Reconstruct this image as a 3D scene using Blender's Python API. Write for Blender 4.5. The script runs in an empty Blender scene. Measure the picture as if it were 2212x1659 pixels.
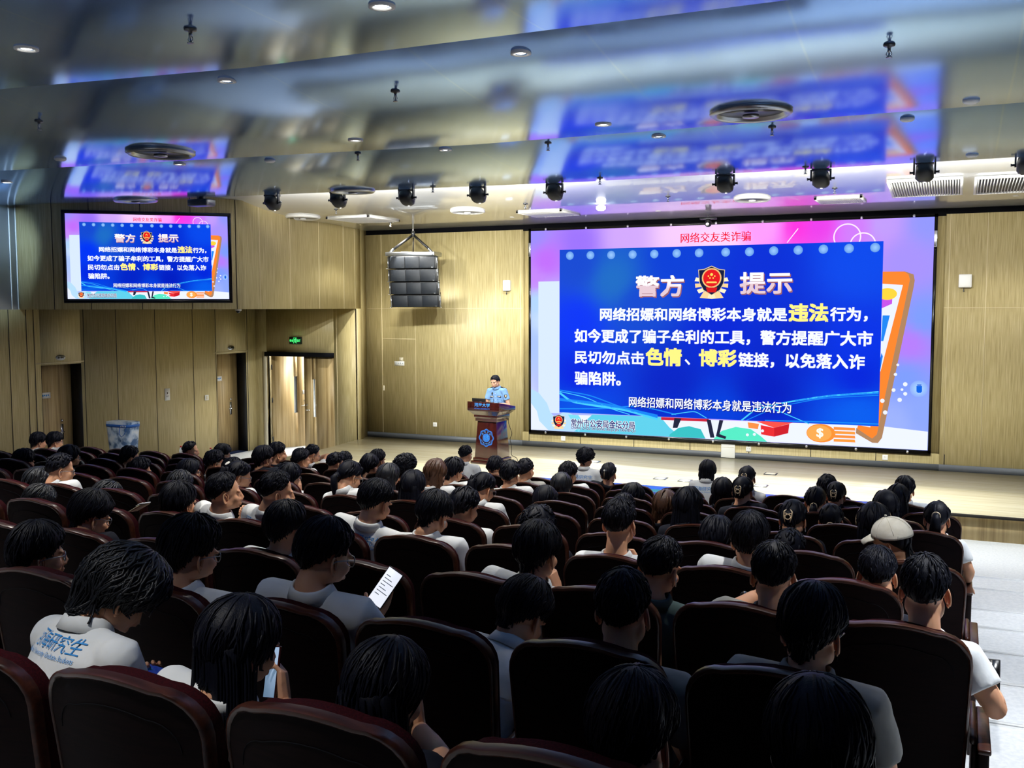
import bpy, math, random, numpy as np
from mathutils import Matrix, Vector
from mathutils.bvhtree import BVHTree
sc = bpy.context.scene
COL = sc.collection
# ------------------------------------------------------------------ camera
FPX, PITCH, YAW, ROLL, CZ = 2145.4, .0768627, .4216746, -.00187324, 3.43
_F = np.array([-math.sin(YAW)*math.cos(PITCH), math.cos(YAW)*math.cos(PITCH), -math.sin(PITCH)])
_R = np.array([math.cos(YAW), math.sin(YAW), 0.]); _U = np.cross(_R, _F)
CR = _R*math.cos(ROLL)+_U*math.sin(ROLL); CU = -_R*math.sin(ROLL)+_U*math.cos(ROLL)
cam = bpy.data.objects.new('camera', bpy.data.cameras.new('camera')); COL.objects.link(cam)
cam.data.sensor_fit = 'HORIZONTAL'; cam.data.sensor_width = 36; cam.data.lens = FPX/2212*36
cam.data.clip_start = .05; cam.data.clip_end = 200
cam.matrix_world = Matrix(((CR[0], CU[0], -_F[0], 0), (CR[1], CU[1], -_F[1], 0), (CR[2], CU[2], -_F[2], CZ), (0, 0, 0, 1)))
sc.camera = cam
# ------------------------------------------------------------------ world, exposure
w = bpy.data.worlds.new('world'); sc.world = w; w.use_nodes = True
w.node_tree.nodes['Background'].inputs[0].default_value = (.10, .14, .30, 1)
w.node_tree.nodes['Background'].inputs[1].default_value = .12
vs = sc.view_settings; vs.view_transform = 'Standard'; vs.look = 'None'; vs.exposure = 0; vs.gamma = 1; vs.use_curve_mapping = False
# pixel of the 2212x1659 photograph -> a point of the room
def ray(px, py): return _F + CR*((px-1106)/FPX) + CU*((829.5-py)/FPX)
def onY(px, py, y): v = ray(px, py); return np.array([0, 0, CZ]) + v*(y/v[1])
def onX(px, py, x): v = ray(px, py); return np.array([0, 0, CZ]) + v*(x/v[0])
def onZ(px, py, z): v = ray(px, py); return np.array([0, 0, CZ]) + v*((z-CZ)/v[2])
def light(name, typ, loc, energy, color=(1, 1, 1), target=None, parent=None, **kw):
    l = bpy.data.lights.new(name, typ); l.energy = energy; l.color = color
    for k, v in kw.items(): setattr(l, k, v)
    o = bpy.data.objects.new(name, l); COL.objects.link(o); o.location = loc
    if target is not None: o.rotation_euler = (Vector(target)-Vector(loc)).to_track_quat('-Z', 'Y').to_euler()
    if parent is not None:
        o.parent = parent; o.location = Vector(loc)-parent.location
    return o
# ------------------------------------------------------------------ helpers
def s2l(c): c = c/255; return c/12.92 if c <= .04045 else ((c+.055)/1.055)**2.4
def C(r, g, b): return (s2l(r), s2l(g), s2l(b))
MATS = {}
def mat(name, col=(.5, .5, .5), rough=.5, metal=0, spec=.5, emit=None, es=1., **kw):
    if name in MATS: return MATS[name]
    m = bpy.data.materials.new(name); m.use_nodes = True; b = m.node_tree.nodes['Principled BSDF']
    b.inputs['Base Color'].default_value = (*col, 1); b.inputs['Roughness'].default_value = rough
    b.inputs['Metallic'].default_value = metal; b.inputs['Specular IOR Level'].default_value = spec
    if emit: b.inputs['Emission Color'].default_value = (*emit, 1); b.inputs['Emission Strength'].default_value = es
    for k, v in kw.items(): b.inputs[k.replace('_', ' ')].default_value = v
    MATS[name] = m; return m
def nd(m, t, **kw):
    n = m.node_tree.nodes.new(t)
    for k, v in kw.items():
        if k.startswith('i_'): n.inputs[k[2:].replace('_', ' ')].default_value = v
        else: setattr(n, k, v)
    return n
def lk(m, a, b): m.node_tree.links.new(a, b)
def bsdf(m): return m.node_tree.nodes['Principled BSDF']
def ramp(m, fac, stops):
    r = nd(m, 'ShaderNodeValToRGB'); e = r.color_ramp.elements
    while len(e) < len(stops): e.new(.5)
    for i, (p, c) in enumerate(stops): e[i].position = p; e[i].color = (*c, 1)
    lk(m, fac, r.inputs[0]); return r.outputs[0]
def noise_mat(name, stops, scale=(1, 1, 1), nscale=5, detail=4, rough=.5, bump=0, spec=.5, **kw):
    m = mat(name, stops[0][1], rough, spec=spec, **kw)
    tc = nd(m, 'ShaderNodeTexCoord'); mp = nd(m, 'ShaderNodeMapping'); mp.inputs['Scale'].default_value = scale
    n = nd(m, 'ShaderNodeTexNoise'); n.inputs['Scale'].default_value = nscale; n.inputs['Detail'].default_value = detail
    lk(m, tc.outputs['Object'], mp.inputs[0]); lk(m, mp.outputs[0], n.inputs['Vector'])
    lk(m, ramp(m, n.outputs[0], stops), bsdf(m).inputs['Base Color'])
    if bump:
        bp = nd(m, 'ShaderNodeBump'); bp.inputs['Strength'].default_value = bump; bp.inputs['Distance'].default_value = .01
        lk(m, n.outputs[0], bp.inputs['Height']); lk(m, bp.outputs[0], bsdf(m).inputs['Normal'])
    return m
class MB:
    """collects shapes; build() links them as ONE mesh object"""
    def __init__(s): s.V = []; s.F = []; s.I = []; s.n = 0; s.mats = []; s.cols = []
    def add(s, V, F, m=None):
        V = np.asarray(V, float).reshape(-1, 3); s.V.append(V)
        if m not in s.mats: s.mats.append(m)
        i = s.mats.index(m)
        for f in F: s.F.append([a+s.n for a in f]); s.I.append(i)
        s.n += len(V); return s
    def box(s, a, b, m=None, M=None):
        (x0, y0, z0), (x1, y1, z1) = a, b
        V = np.array([(x, y, z) for z in (z0, z1) for y in (y0, y1) for x in (x0, x1)], float)
        if M is not None: V = xf(V, M)
        return s.add(V, [(0, 2, 3, 1), (4, 5, 7, 6), (0, 1, 5, 4), (2, 6, 7, 3), (0, 4, 6, 2), (1, 3, 7, 5)], m)
    def quad(s, a, b, c, d, m=None): return s.add([a, b, c, d], [(0, 1, 2, 3)], m)
    def loft(s, rings, m=None, cap=True, closed=True):
        R = np.asarray(rings, float); k, n = R.shape[:2]; F = []
        for i in range(k-1):
            for j in range(n if closed else n-1):
                j2 = (j+1) % n; F.append((i*n+j, i*n+j2, (i+1)*n+j2, (i+1)*n+j))
        if cap and closed: F.append(tuple(range(n))[::-1]); F.append(tuple((k-1)*n+j for j in range(n)))
        return s.add(R.reshape(-1, 3), F, m)
    def tube(s, pts, r, m=None, n=8, cap=True):
        P = np.asarray(pts, float); k = len(P); r = np.broadcast_to(np.asarray(r, float), (k,)) if np.ndim(r) < 2 else np.asarray(r)
        T = np.gradient(P, axis=0); T /= np.linalg.norm(T, axis=1)[:, None]+1e-12
        u = np.cross(T[0], [0, 0, 1.]); u = u if np.linalg.norm(u) > .1 else np.cross(T[0], [0, 1., 0]); u /= np.linalg.norm(u)
        rings = []; a = np.arange(n)*2*math.pi/n
        for i in range(k):
            u = u-T[i]*(u@T[i]); u /= np.linalg.norm(u); v = np.cross(T[i], u)
            ra, rb = (r[i], r[i]) if np.ndim(r[i]) == 0 else r[i]
            rings.append(P[i]+np.outer(np.cos(a)*ra, u)+np.outer(np.sin(a)*rb, v))
        return s.loft(rings, m, cap)
    def lathe(s, prof, m=None, n=24, M=None, cap=True):
        a = np.arange(n)*2*math.pi/n
        R = [np.stack([np.cos(a)*r, np.sin(a)*r, np.full(n, z)], 1) for r, z in prof]
        if M is not None: R = [xf(q, M) for q in R]
        return s.loft(R, m, cap)
    def prism(s, poly, axis, a, b, m=None, M=None):
        P = np.array(poly, float); n = len(P)
        def put(v): return np.insert(P, axis, v, axis=1)
        V = np.concatenate([put(a), put(b)])
        if M is not None: V = xf(V, M)
        return s.add(V, [tuple(range(n))[::-1], tuple(range(n, 2*n))]+[(i, (i+1) % n, n+(i+1) % n, n+i) for i in range(n)], m)
    def ell(s, c, r, m=None, nu=16, nv=10, M=None):
        V = [(0, 0, -1)]; F = []
        for i in range(1, nv):
            p = -math.pi/2+math.pi*i/nv
            V += [(math.cos(p)*math.cos(2*math.pi*j/nu), math.cos(p)*math.sin(2*math.pi*j/nu), math.sin(p)) for j in range(nu)]
        V.append((0, 0, 1)); L = len(V)-1
        for j in range(nu):
            j2 = (j+1) % nu; F.append((0, 1+j2, 1+j)); F.append((L, L-nu+j, L-nu+j2))
            for i in range(nv-2): F.append((1+i*nu+j, 1+i*nu+j2, 1+(i+1)*nu+j2, 1+(i+1)*nu+j))
        V = np.array(V)*np.asarray(r, float)
        if M is not None: V = xf(V, M)
        return s.add(V+np.asarray(c, float), F, m)
    def arrays(s): return np.concatenate(s.V), s.F
    def build(s, name, parent=None, smooth=False, bevel=0, loc=None, angle=None):
        me = bpy.data.meshes.new(name); V = np.concatenate(s.V)
        if loc is not None: V = V-np.asarray(loc, float)
        mesh_fill(me, V, s.F)
        for m in s.mats: me.materials.append(m if m is None or not isinstance(m, str) else MATS[m])
        me.polygons.foreach_set('material_index', s.I)
        o = bpy.data.objects.new(name, me); COL.objects.link(o)
        if loc is not None and parent is None: o.location = loc
        if parent is not None: o.parent = parent
        if smooth: me.polygons.foreach_set('use_smooth', [True]*len(me.polygons))
        if angle: me.set_sharp_from_angle(angle=math.radians(angle))
        if bevel:
            b = o.modifiers.new('bevel', 'BEVEL'); b.width = bevel; b.segments = 2; b.limit_method = 'ANGLE'
        me.update(); return o
def mesh_fill(me, V, F):
    me.vertices.add(len(V)); me.vertices.foreach_set('co', np.asarray(V, np.float32).ravel())
    ln = np.array([len(f) for f in F], np.int32); me.loops.add(int(ln.sum()))
    me.loops.foreach_set('vertex_index', np.fromiter((a for f in F for a in f), np.int32, int(ln.sum())))
    me.polygons.add(len(F)); me.polygons.foreach_set('loop_start', np.concatenate([[0], np.cumsum(ln)[:-1]]).astype(np.int32))
    me.polygons.foreach_set('loop_total', ln); me.update(calc_edges=True)
def xf(V, M): M = np.array(M); return np.asarray(V, float)@M[:3, :3].T+M[:3, 3]
def T(x, y, z): return Matrix.Translation((x, y, z))
def RX(a): return Matrix.Rotation(a, 4, 'X')
def RY(a): return Matrix.Rotation(a, 4, 'Y')
def RZ(a): return Matrix.Rotation(a, 4, 'Z')
def tag(o, label, cat, group=None, kind=None):
    o['label'] = label; o['category'] = cat
    if group: o['group'] = group
    if kind: o['kind'] = kind
    return o
def thing(name, label, cat, loc=(0, 0, 0), rz=0, group=None):
    o = bpy.data.objects.new(name, None); COL.objects.link(o); o.location = loc; o.rotation_euler = (0, 0, rz); o.empty_display_size = .1
    return tag(o, label, cat, group)
def struct(name, mb, parent=None, **kw):
    o = mb.build(name, parent, **kw)
    if parent is None: o['kind'] = 'structure'
    return o
def copy_tree(o, parent=None):
    c = o.copy(); COL.objects.link(c)
    if parent is not None: c.parent = parent
    for ch in list(o.children): copy_tree(ch, c)
    return c
def evaluated(V, F, mods):
    """run a mesh through modifiers, give back its arrays"""
    me = bpy.data.meshes.new('tmp'); mesh_fill(me, V, F); o = bpy.data.objects.new('tmp', me); COL.objects.link(o)
    for typ, kw in mods:
        md = o.modifiers.new(typ, typ)
        for k, v in kw.items(): setattr(md, k, v)
    dg = bpy.context.evaluated_depsgraph_get(); e = o.evaluated_get(dg); m2 = e.to_mesh()
    A = np.empty(len(m2.vertices)*3, np.float32); m2.vertices.foreach_get('co', A)
    FF = [tuple(p.vertices) for p in m2.polygons]; e.to_mesh_clear()
    bpy.data.objects.remove(o); bpy.data.meshes.remove(me)
    return A.reshape(-1, 3).astype(float), FF
def remesh(V, F, vox, smooth=3, fac=.5):
    return evaluated(V, F, [('REMESH', dict(mode='VOXEL', voxel_size=vox)), ('SMOOTH', dict(iterations=smooth, factor=fac))])
_tc = {}
def text_mesh(body, offset=0., res=2):
    k = (body, offset)
    if k in _tc: return _tc[k]
    cu = bpy.data.curves.new('t', 'FONT'); cu.body = body; cu.size = 1; cu.offset = offset; cu.resolution_u = res
    o = bpy.data.objects.new('t', cu); COL.objects.link(o)
    dg = bpy.context.evaluated_depsgraph_get(); e = o.evaluated_get(dg); m = e.to_mesh()
    A = np.empty(len(m.vertices)*3, np.float32); m.vertices.foreach_get('co', A); A = A.reshape(-1, 3).astype(float)
    F = [tuple(p.vertices) for p in m.polygons]; e.to_mesh_clear(); bpy.data.objects.remove(o)
    lo, hi = A[:, :2].min(0), A[:, :2].max(0); A[:, :2] = (A[:, :2]-lo)/(hi-lo)
    _tc[k] = (A, F, (hi-lo)[0]/(hi-lo)[1]); return _tc[k]
def text_on(mb, body, O, U, Vv, w_, h_, m, offset=0.):
    """lettering whose lower left corner is O, w_ long along U and h_ high along Vv"""
    A, F, _ = text_mesh(body, offset); O, U, Vv = (np.asarray(q, float) for q in (O, U, Vv))
    mb.add(O+np.outer(A[:, 0]*w_, U)+np.outer(A[:, 1]*h_, Vv), F, m)
# ------------------------------------------------------------------ big lights: the hall's and the stage's own lamps, and spots added for fill, are built with their fittings below
# ------------------------------------------------------------------ materials
def wood(name, dark, mid, pale, axis=2, rough=.45, fine=60, spec=.35):
    sc_ = [fine, fine, fine]; sc_[axis] = fine*.035
    return noise_mat(name, [(.3, dark), (.5, mid), (.72, pale)], scale=sc_, nscale=1.0, detail=6, rough=rough, bump=.04, spec=spec)
wood('veneer', C(162, 146, 100), C(182, 167, 120), C(200, 186, 142))
wood('door_veneer', C(140, 116, 76), C(180, 156, 110), C(200, 178, 136), fine=22)
wood('stage_boards', C(216, 204, 168), C(230, 220, 188), C(240, 232, 206), axis=0, rough=.17, fine=22, spec=.5)
wood('fascia', C(150, 126, 84), C(184, 160, 114), C(202, 180, 134), fine=20)
wood('seat_wood', C(15, 8, 9), C(24, 12, 12), C(34, 17, 15), axis=0, rough=.42, fine=50, spec=.25)
noise_mat('seat_back', [(.4, C(15, 8, 10)), (.6, C(22, 12, 13))], scale=(4, 4, 60), nscale=2, rough=.7, spec=.06)
wood('seat_rim', C(40, 19, 13), C(60, 30, 20), C(78, 42, 27), axis=0, rough=.3, fine=50, spec=.45)
wood('red_wood', C(36, 11, 10), C(54, 17, 15), C(68, 24, 20), rough=.13, fine=25, spec=.7)
bsdf(MATS['red_wood']).inputs['Coat Weight'].default_value = .6; bsdf(MATS['red_wood']).inputs['Coat Roughness'].default_value = .08
mat('joint', C(214, 200, 160), .7); mat('joint_dark', C(30, 24, 20), .8)  # joint is pale to paint in the highlight on lit panel joints
mat('kick', C(88, 92, 98), .5, .1); mat('black', C(12, 12, 14), .5); mat('black_gloss', C(8, 8, 10), .2)
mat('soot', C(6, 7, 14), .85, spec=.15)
noise_mat('vinyl', [(.4, C(196, 200, 204)), (.6, C(208, 211, 214))], nscale=30, rough=.4, bump=0)
mat('nosing', C(244, 247, 248), .3); mat('white', C(232, 232, 228), .45); mat('cream', C(214, 205, 180), .5)
mat('grey_paint', C(176, 186, 200), .6); mat('chrome', (.75, .76, .78), .18, 1); mat('steel', (.42, .44, .47), .3, 1)
mat('dark_steel', (.10, .105, .115), .35, .8); mat('glass', (.9, .95, 1), .03, 0, .5, Transmission_Weight=1., IOR=1.1)
mat('lamp', (1, 1, 1), emit=(1, .98, .94), es=12); mat('stage_lamp', (1, 1, 1), emit=(1, .97, .9), es=14)
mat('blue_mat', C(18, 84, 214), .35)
noise_mat('red_cloth', [(.4, C(36, 5, 11)), (.6, C(52, 7, 14))], nscale=180, rough=.9, bump=.2, spec=.1)
# satin metal ceiling sheet with panel joints: reflects the screens
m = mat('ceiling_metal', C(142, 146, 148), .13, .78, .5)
tc = nd(m, 'ShaderNodeTexCoord'); sep = nd(m, 'ShaderNodeSeparateXYZ'); lk(m, tc.outputs['Object'], sep.inputs[0])
def math_(m, op, a, b=None, c=None):
    n = nd(m, 'ShaderNodeMath', operation=op)
    for i, v in enumerate((a, b, c)):
        if v is None: continue
        if isinstance(v, (int, float)): n.inputs[i].default_value = v
        else: lk(m, v, n.inputs[i])
    return n.outputs[0]
fx = math_(m, 'FRACT', math_(m, 'DIVIDE', math_(m, 'ADD', sep.outputs[0], 1.1+14.4*2), 1.44))
seam = math_(m, 'LESS_THAN', math_(m, 'ABSOLUTE', math_(m, 'SUBTRACT', fx, .5)), .493)
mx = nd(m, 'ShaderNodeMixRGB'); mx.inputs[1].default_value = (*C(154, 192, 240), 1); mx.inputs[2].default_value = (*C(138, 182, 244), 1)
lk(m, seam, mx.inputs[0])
nz = nd(m, 'ShaderNodeTexNoise'); nz.inputs['Scale'].default_value = .7; lk(m, tc.outputs['Object'], nz.inputs['Vector'])
rr = nd(m, 'ShaderNodeMapRange'); rr.inputs[3].default_value = .09; rr.inputs[4].default_value = .17
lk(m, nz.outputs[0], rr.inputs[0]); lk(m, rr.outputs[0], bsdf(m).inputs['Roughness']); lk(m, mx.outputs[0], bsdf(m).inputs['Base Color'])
wv = math_(m, 'MULTIPLY', math_(m, 'SINE', math_(m, 'MULTIPLY', sep.outputs[0], 300.)), math_(m, 'SINE', math_(m, 'MULTIPLY', sep.outputs[1], 300.)))
nz2 = nd(m, 'ShaderNodeTexNoise'); nz2.inputs['Scale'].default_value = .9; nz2.inputs['Detail'].default_value = 1; lk(m, tc.outputs['Object'], nz2.inputs['Vector'])
bp = nd(m, 'ShaderNodeBump'); bp.inputs['Strength'].default_value = .10; bp.inputs['Distance'].default_value = .06
lk(m, math_(m, 'ADD', math_(m, 'MULTIPLY', wv, .0), nz2.outputs[0]), bp.inputs['Height']); lk(m, bp.outputs[0], bsdf(m).inputs['Normal'])
mat('ceiling_white', C(206, 208, 208), .3, 0, .5, Coat_Weight=1., Coat_Roughness=.06, Coat_IOR=1.6)
# ------------------------------------------------------------------ shell
XL, XR, YF, YD, YB, ZT = -15.5, 7.0, 20.0, 19.4, -4.5, 6.4
SEAM = 3.41
def bend(x, y0, s=.028, x0=None): return s*min(0., x-(-.3*y0 if x0 is None else x0))
ROWK = range(-1, 9)
def row_y(k): return 2.828+k
def tier_z(k): return {8: .355, 9: .18, 10: 0.}.get(k, 1.333-.1223*k if k < 8 else 0.)
def nose_y(k): return {3: 6.41, 4: 7.456, 5: 8.51, 6: 9.57, 7: 10.58, 8: 11.84, 9: 13.07}.get(k, row_y(k)+.6)
mb = MB()
xs = [XL, -3.0, XR]
for k in range(-8, 11):
    ya = nose_y(k-1) if k > -8 else YB; yb = nose_y(k) if k < 10 else YF+.3; z = tier_z(k); zn = tier_z(k+1) if k < 10 else -.3
    A = [(x, (ya if k > -8 else YB)+(0 if k == -8 else bend(x, 0, x0=-3.0)), z) for x in xs]
    B = [(x, yb+(0 if k == 10 else bend(x, 0, x0=-3.0)), z) for x in xs]
    B2 = [(x, y, zn) for x, y, _ in B]
    for i in (0, 1):
        mb.quad(A[i], A[i+1], B[i+1], B[i], 'vinyl'); mb.quad(B[i], B[i+1], B2[i+1], B2[i], 'vinyl')
struct('floor', mb)
for k in range(-3, 10):     # white nosing on each aisle step
    y = nose_y(k); z = tier_z(k); b = MB(); b.box((.16, y-.022, z-.02), (2.6, y+.008, z+.006), 'nosing'); b.box((.16, y-.04, z-.02), (2.6, y-.022, z+.002), 'steel'); b.box((.16, y-.062, z-.02), (2.6, y-.04, z+.005), 'nosing')
    struct('trim_%d' % (k+4), b)
# front wall: two veneer bays either side of the screen bay
JL = [825, 897, 983, 1071, 1124]; JR = [2047, 2127.5]
def jx(px): return onY(px, 700, YF)[0]
SX0, SX1, SZ0, SZ1 = -8.50, -.45, .752, 5.076
mb = MB(); zt = 5.12; xa, xb = -8.72, -.25
mb.box((-12.76, YF, 0), (xa, YF+.25, zt), 'veneer'); mb.box((xb, YF, 0), (XR, YF+.25, zt), 'veneer')
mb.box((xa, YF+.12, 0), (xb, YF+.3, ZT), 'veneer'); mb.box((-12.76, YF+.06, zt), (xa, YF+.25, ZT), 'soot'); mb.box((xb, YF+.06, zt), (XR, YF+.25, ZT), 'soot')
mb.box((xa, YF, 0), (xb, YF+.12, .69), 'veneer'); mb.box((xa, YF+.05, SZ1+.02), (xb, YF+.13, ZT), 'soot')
struct('wall_front', mb)
mb = MB()
for px in JL+JR: x = jx(px); mb.box((x-.006, YF-.003, .5), (x+.006, YF+.01, zt), 'joint')
mb.box((-12.7, YF-.002, SEAM-.006), (xa, YF+.01, SEAM+.006), 'joint'); mb.box((xb, YF-.002, SEAM-.006), (XR, YF+.01, SEAM+.006), 'joint')
for i in range(8):
    x = xa+.16+i*1.2; mb.box((x-.006, YF-.003, .5), (x+.006, YF+.01, .69), 'joint_dark')
hx0, hx1, hz = jx(825)+.02, jx(897), onY(860, 732, YF)[2]       # the flush door in the veneer
mb.box((hx0, YF-.003, hz-.006), (hx1, YF+.01, hz+.006), 'joint')
struct('wall_front_joints', mb); bpy.data.objects['wall_front_joints'].name = 'trim_20'
mb = MB()
mb.box((-12.74, YF-.02, .38), (xa, YF, .5), 'kick'); mb.box((xa, YF-.016, .38), (xb, YF, .5), 'kick'); mb.box((xb, YF-.02, .38), (XR, YF, .5), 'kick')
struct('baseboard_front', mb)
# stage
mb = MB(); sy = 15.9; sx1 = 4.2
mb.prism([(-12.49, 18.1), (-12.49, sy), (sx1, sy), (sx1, YF+.12), (-12.78, YF+.12), (-12.65, 19.4)], 2, .34, .38, 'stage_boards')
struct('floor_stage', mb)
mb = MB(); mb.prism([(-12.45, 18.1), (-12.45, sy+.03), (sx1-.03, sy+.03), (sx1-.03, YF+.1), (-12.7, YF+.1), (-12.6, 19.4)], 2, 0, .34, 'fascia'); struct('trim_21', mb)
mb = MB(); mb.box((-12.5, sy-.025, .345), (sx1, sy+.02, .384), 'joint_dark'); struct('trim_22', mb)
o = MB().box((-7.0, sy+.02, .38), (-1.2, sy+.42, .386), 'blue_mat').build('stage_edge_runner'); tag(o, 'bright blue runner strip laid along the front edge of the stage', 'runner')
# left wall with two recessed doors, alcove with the double door
d1 = (onX(88.7, 800, XL)[1], onX(176, 800, XL)[1]); d2 = (onX(468.8, 800, XL)[1], onX(532, 800, XL)[1]); dz = 2.37; XD = XL-.27
mb = MB()
for a, b in ((YB, d1[0]), (d1[1], d2[0]), (d2[1], YD+.3)): mb.box((XL-.3, a, 0), (XL, b, SEAM), 'veneer')
for a, b in (d1, d2): mb.box((XL-.3, a, dz), (XL, b, SEAM), 'veneer'); mb.box((XL-.4, a-.05, 0), (XL-.3, b+.05, dz+.1), 'black')
struct('wall_left', mb)
mb = MB()
for px in (22, 60, 76, 183, 253, 337, 418, 467, 535):
    y = onX(px, 800, XL)[1]; mb.box((XL-.01, y-.007, .0), (XL+.003, y+.007, SEAM), 'joint_dark')
for a, b in (d1, d2): mb.box((XL-.01, a-.12, dz+.03), (XL+.004, b+.07, dz+.045), 'joint')
struct('trim_23', mb)
mb = MB(); mb.box((XL-.3, YB, SEAM), (XL, 12.85, ZT), 'grey_paint')
for px in (22, 36):
    y = onX(px, 560, XL)[1]; mb.box((XL, y-.012, SEAM), (XL+.01, y+.012, ZT), 'white')
struct('wall_left_upper', mb)
# bulkhead that carries the side screen, over the alcove
B_, C_ = np.array([-11.95, 14.65]), np.array([-11.95, 14.65])-3.335*np.array([.774, .633]); D_ = (XL, 12.80)
poly = [(-12.62, YD), (-12.40, 18.2), (-12.2, 16.6), tuple(B_), tuple(C_), D_, (XL-.3, 12.80), (XL-.3, YD+.2), (-12.62, YD+.2)]
mb = MB(); mb.prism(poly, 2, SEAM, ZT, 'veneer'); struct('wall_bulkhead', mb)
mb = MB()
def onseg(px, py, P, Q):      # plan point where a pixel column meets the wall P-Q
    v = ray(px, py); P, Q = np.array(P[:2]), np.array(Q[:2]); A = np.array([[v[0], P[0]-Q[0]], [v[1], P[1]-Q[1]]]); s_, t_ = np.linalg.solve(A, P); return P+(Q-P)*t_
for px in (561, 627, 689, 742, 766):
    for P, Q in ((poly[0], poly[1]), (poly[1], poly[2]), (poly[2], poly[3])):
        try: p = onseg(px, 570, P, Q)
        except Exception: continue
        if min(P[1], Q[1]) <= p[1] <= max(P[1], Q[1]): mb.box((p[0]-.003, p[1]-.008, SEAM), (p[0]+.005, p[1]+.008, ZT), 'joint')
for t_ in (.12, .9, 1.75, 2.6, 3.2):
    p = B_-np.array([.774, .633])*t_; M = T(p[0], p[1], 0)@RZ(math.atan2(.633, .774)); mb.box((-.006, -.004, SEAM), (.006, .004, ZT), 'joint_dark', M)
struct('trim_24', mb)
# alcove back wall with the double door opening
ax0, ax1 = -15.18, onY(722, 800, YD)[0]; az = 2.38; LX = onY(655, 800, YD)[0]
mb = MB(); mb.box((XL-.3, YD, 0), (ax0, YD+.2, SEAM), 'veneer'); mb.box((ax1, YD, 0), (-12.6, YD+.2, SEAM), 'veneer'); mb.box((ax0, YD, az), (ax1, YD+.2, SEAM), 'veneer')
struct('wall_alcove', mb)
mb = MB(); mb.prism([(-12.65, YD+.0), (-12.62, YD), (-12.74, YF+.05), (-12.8, YF+.05)], 2, 0, ZT, 'veneer')
struct('wall_stage_left', mb)
mb = MB(); mb.box((ax0-.1, YD-.03, 0), (ax0, YD+.1, az), 'cream'); mb.box((ax0-.02, YD-.06, az-.1), (ax1, YD+.05, az), 'soot'); struct('trim_25', mb)
mb = MB()
for px in (728, 773): x = onY(px, 800, YD)[0]; mb.box((x-.006, YD-.003, 0), (x+.006, YD+.01, SEAM), 'joint')
struct('trim_26', mb)
mb = MB(); mb.box((-20, 23.5, -.01), (-13, 23.6, 3.6), 'white'); mb.box((-20, YD+.2, 3.3), (-13, 23.5, 3.4), 'white'); mb.box((-20, YD+.25, -.05), (-13, 23.5, -.001), 'vinyl'); mb.box((-13, YF+.3, -.05), (-12.9, 23.5, 3.4), 'white')
struct('wall_corridor', mb)
# rear and right walls (out of frame, they close the room)
mb = MB(); mb.box((XR, YB, 0), (XR+.2, YF+.3, ZT), 'veneer'); struct('wall_right', mb)
mb = MB(); mb.box((XL-.3, YB-.2, 0), (XR+.2, YB, ZT), 'veneer'); struct('wall_rear', mb)
# ------------------------------------------------------------------ ceiling: wave-shaped metal bays
ZC = 5.23
EDGES = [-1.6, 2.3, 6.2, 10.12, 13.75]
def cbend(x): return .11*min(0., x+5.)
def ceil_z(x, y):
    y = y-cbend(x)
    for e in EDGES:
        if y <= e: return ZC+.0345*(y-(e-.72))**2
    return ZC+(.0345*(y-17.5)**2 if y < 17.5 else 0)
def on_ceiling(px, py):
    v = ray(px, py); s_ = 1.
    while s_ < 40:
        p = np.array([0, 0, CZ])+v*s_
        if p[2] >= ceil_z(p[0], p[1]): break
        s_ += .01
    return p
CX = [XL-.3, -13, -11, -9, -7, -5, -1, 3, XR+.2]
prev = YB-.2
for i, e in enumerate(EDGES+[YF+.3]):
    mb = MB(); n = 26; last = i == len(EDGES); ys = np.linspace(prev+.001, e, n); G = []
    for y in ys: G.append([(x, min(y+(cbend(x) if not (i == 0 and y == ys[0]) and not (last and y == ys[-1]) else 0), YF+.3), ceil_z(x, y+cbend(x)) if not (last and y == ys[-1]) else ZC) for x in CX])
    G.append([(x, min(y, YF+.3), ZT) for x, y, z in G[-1]])      # the step up to the next bay
    V = [p for r in G for p in r]; k = len(CX)
    F = [(a*k+b, (a+1)*k+b, (a+1)*k+b+1, a*k+b+1) for a in range(len(G)-1) for b in range(k-1)]
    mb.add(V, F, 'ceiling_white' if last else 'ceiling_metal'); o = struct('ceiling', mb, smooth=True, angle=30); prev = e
mb = MB(); mb.box((XL-.4, YB-.3, ZT), (XR+.3, YF+.4, ZT+.1), 'grey_paint'); struct('ceiling_slab', mb)
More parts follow.
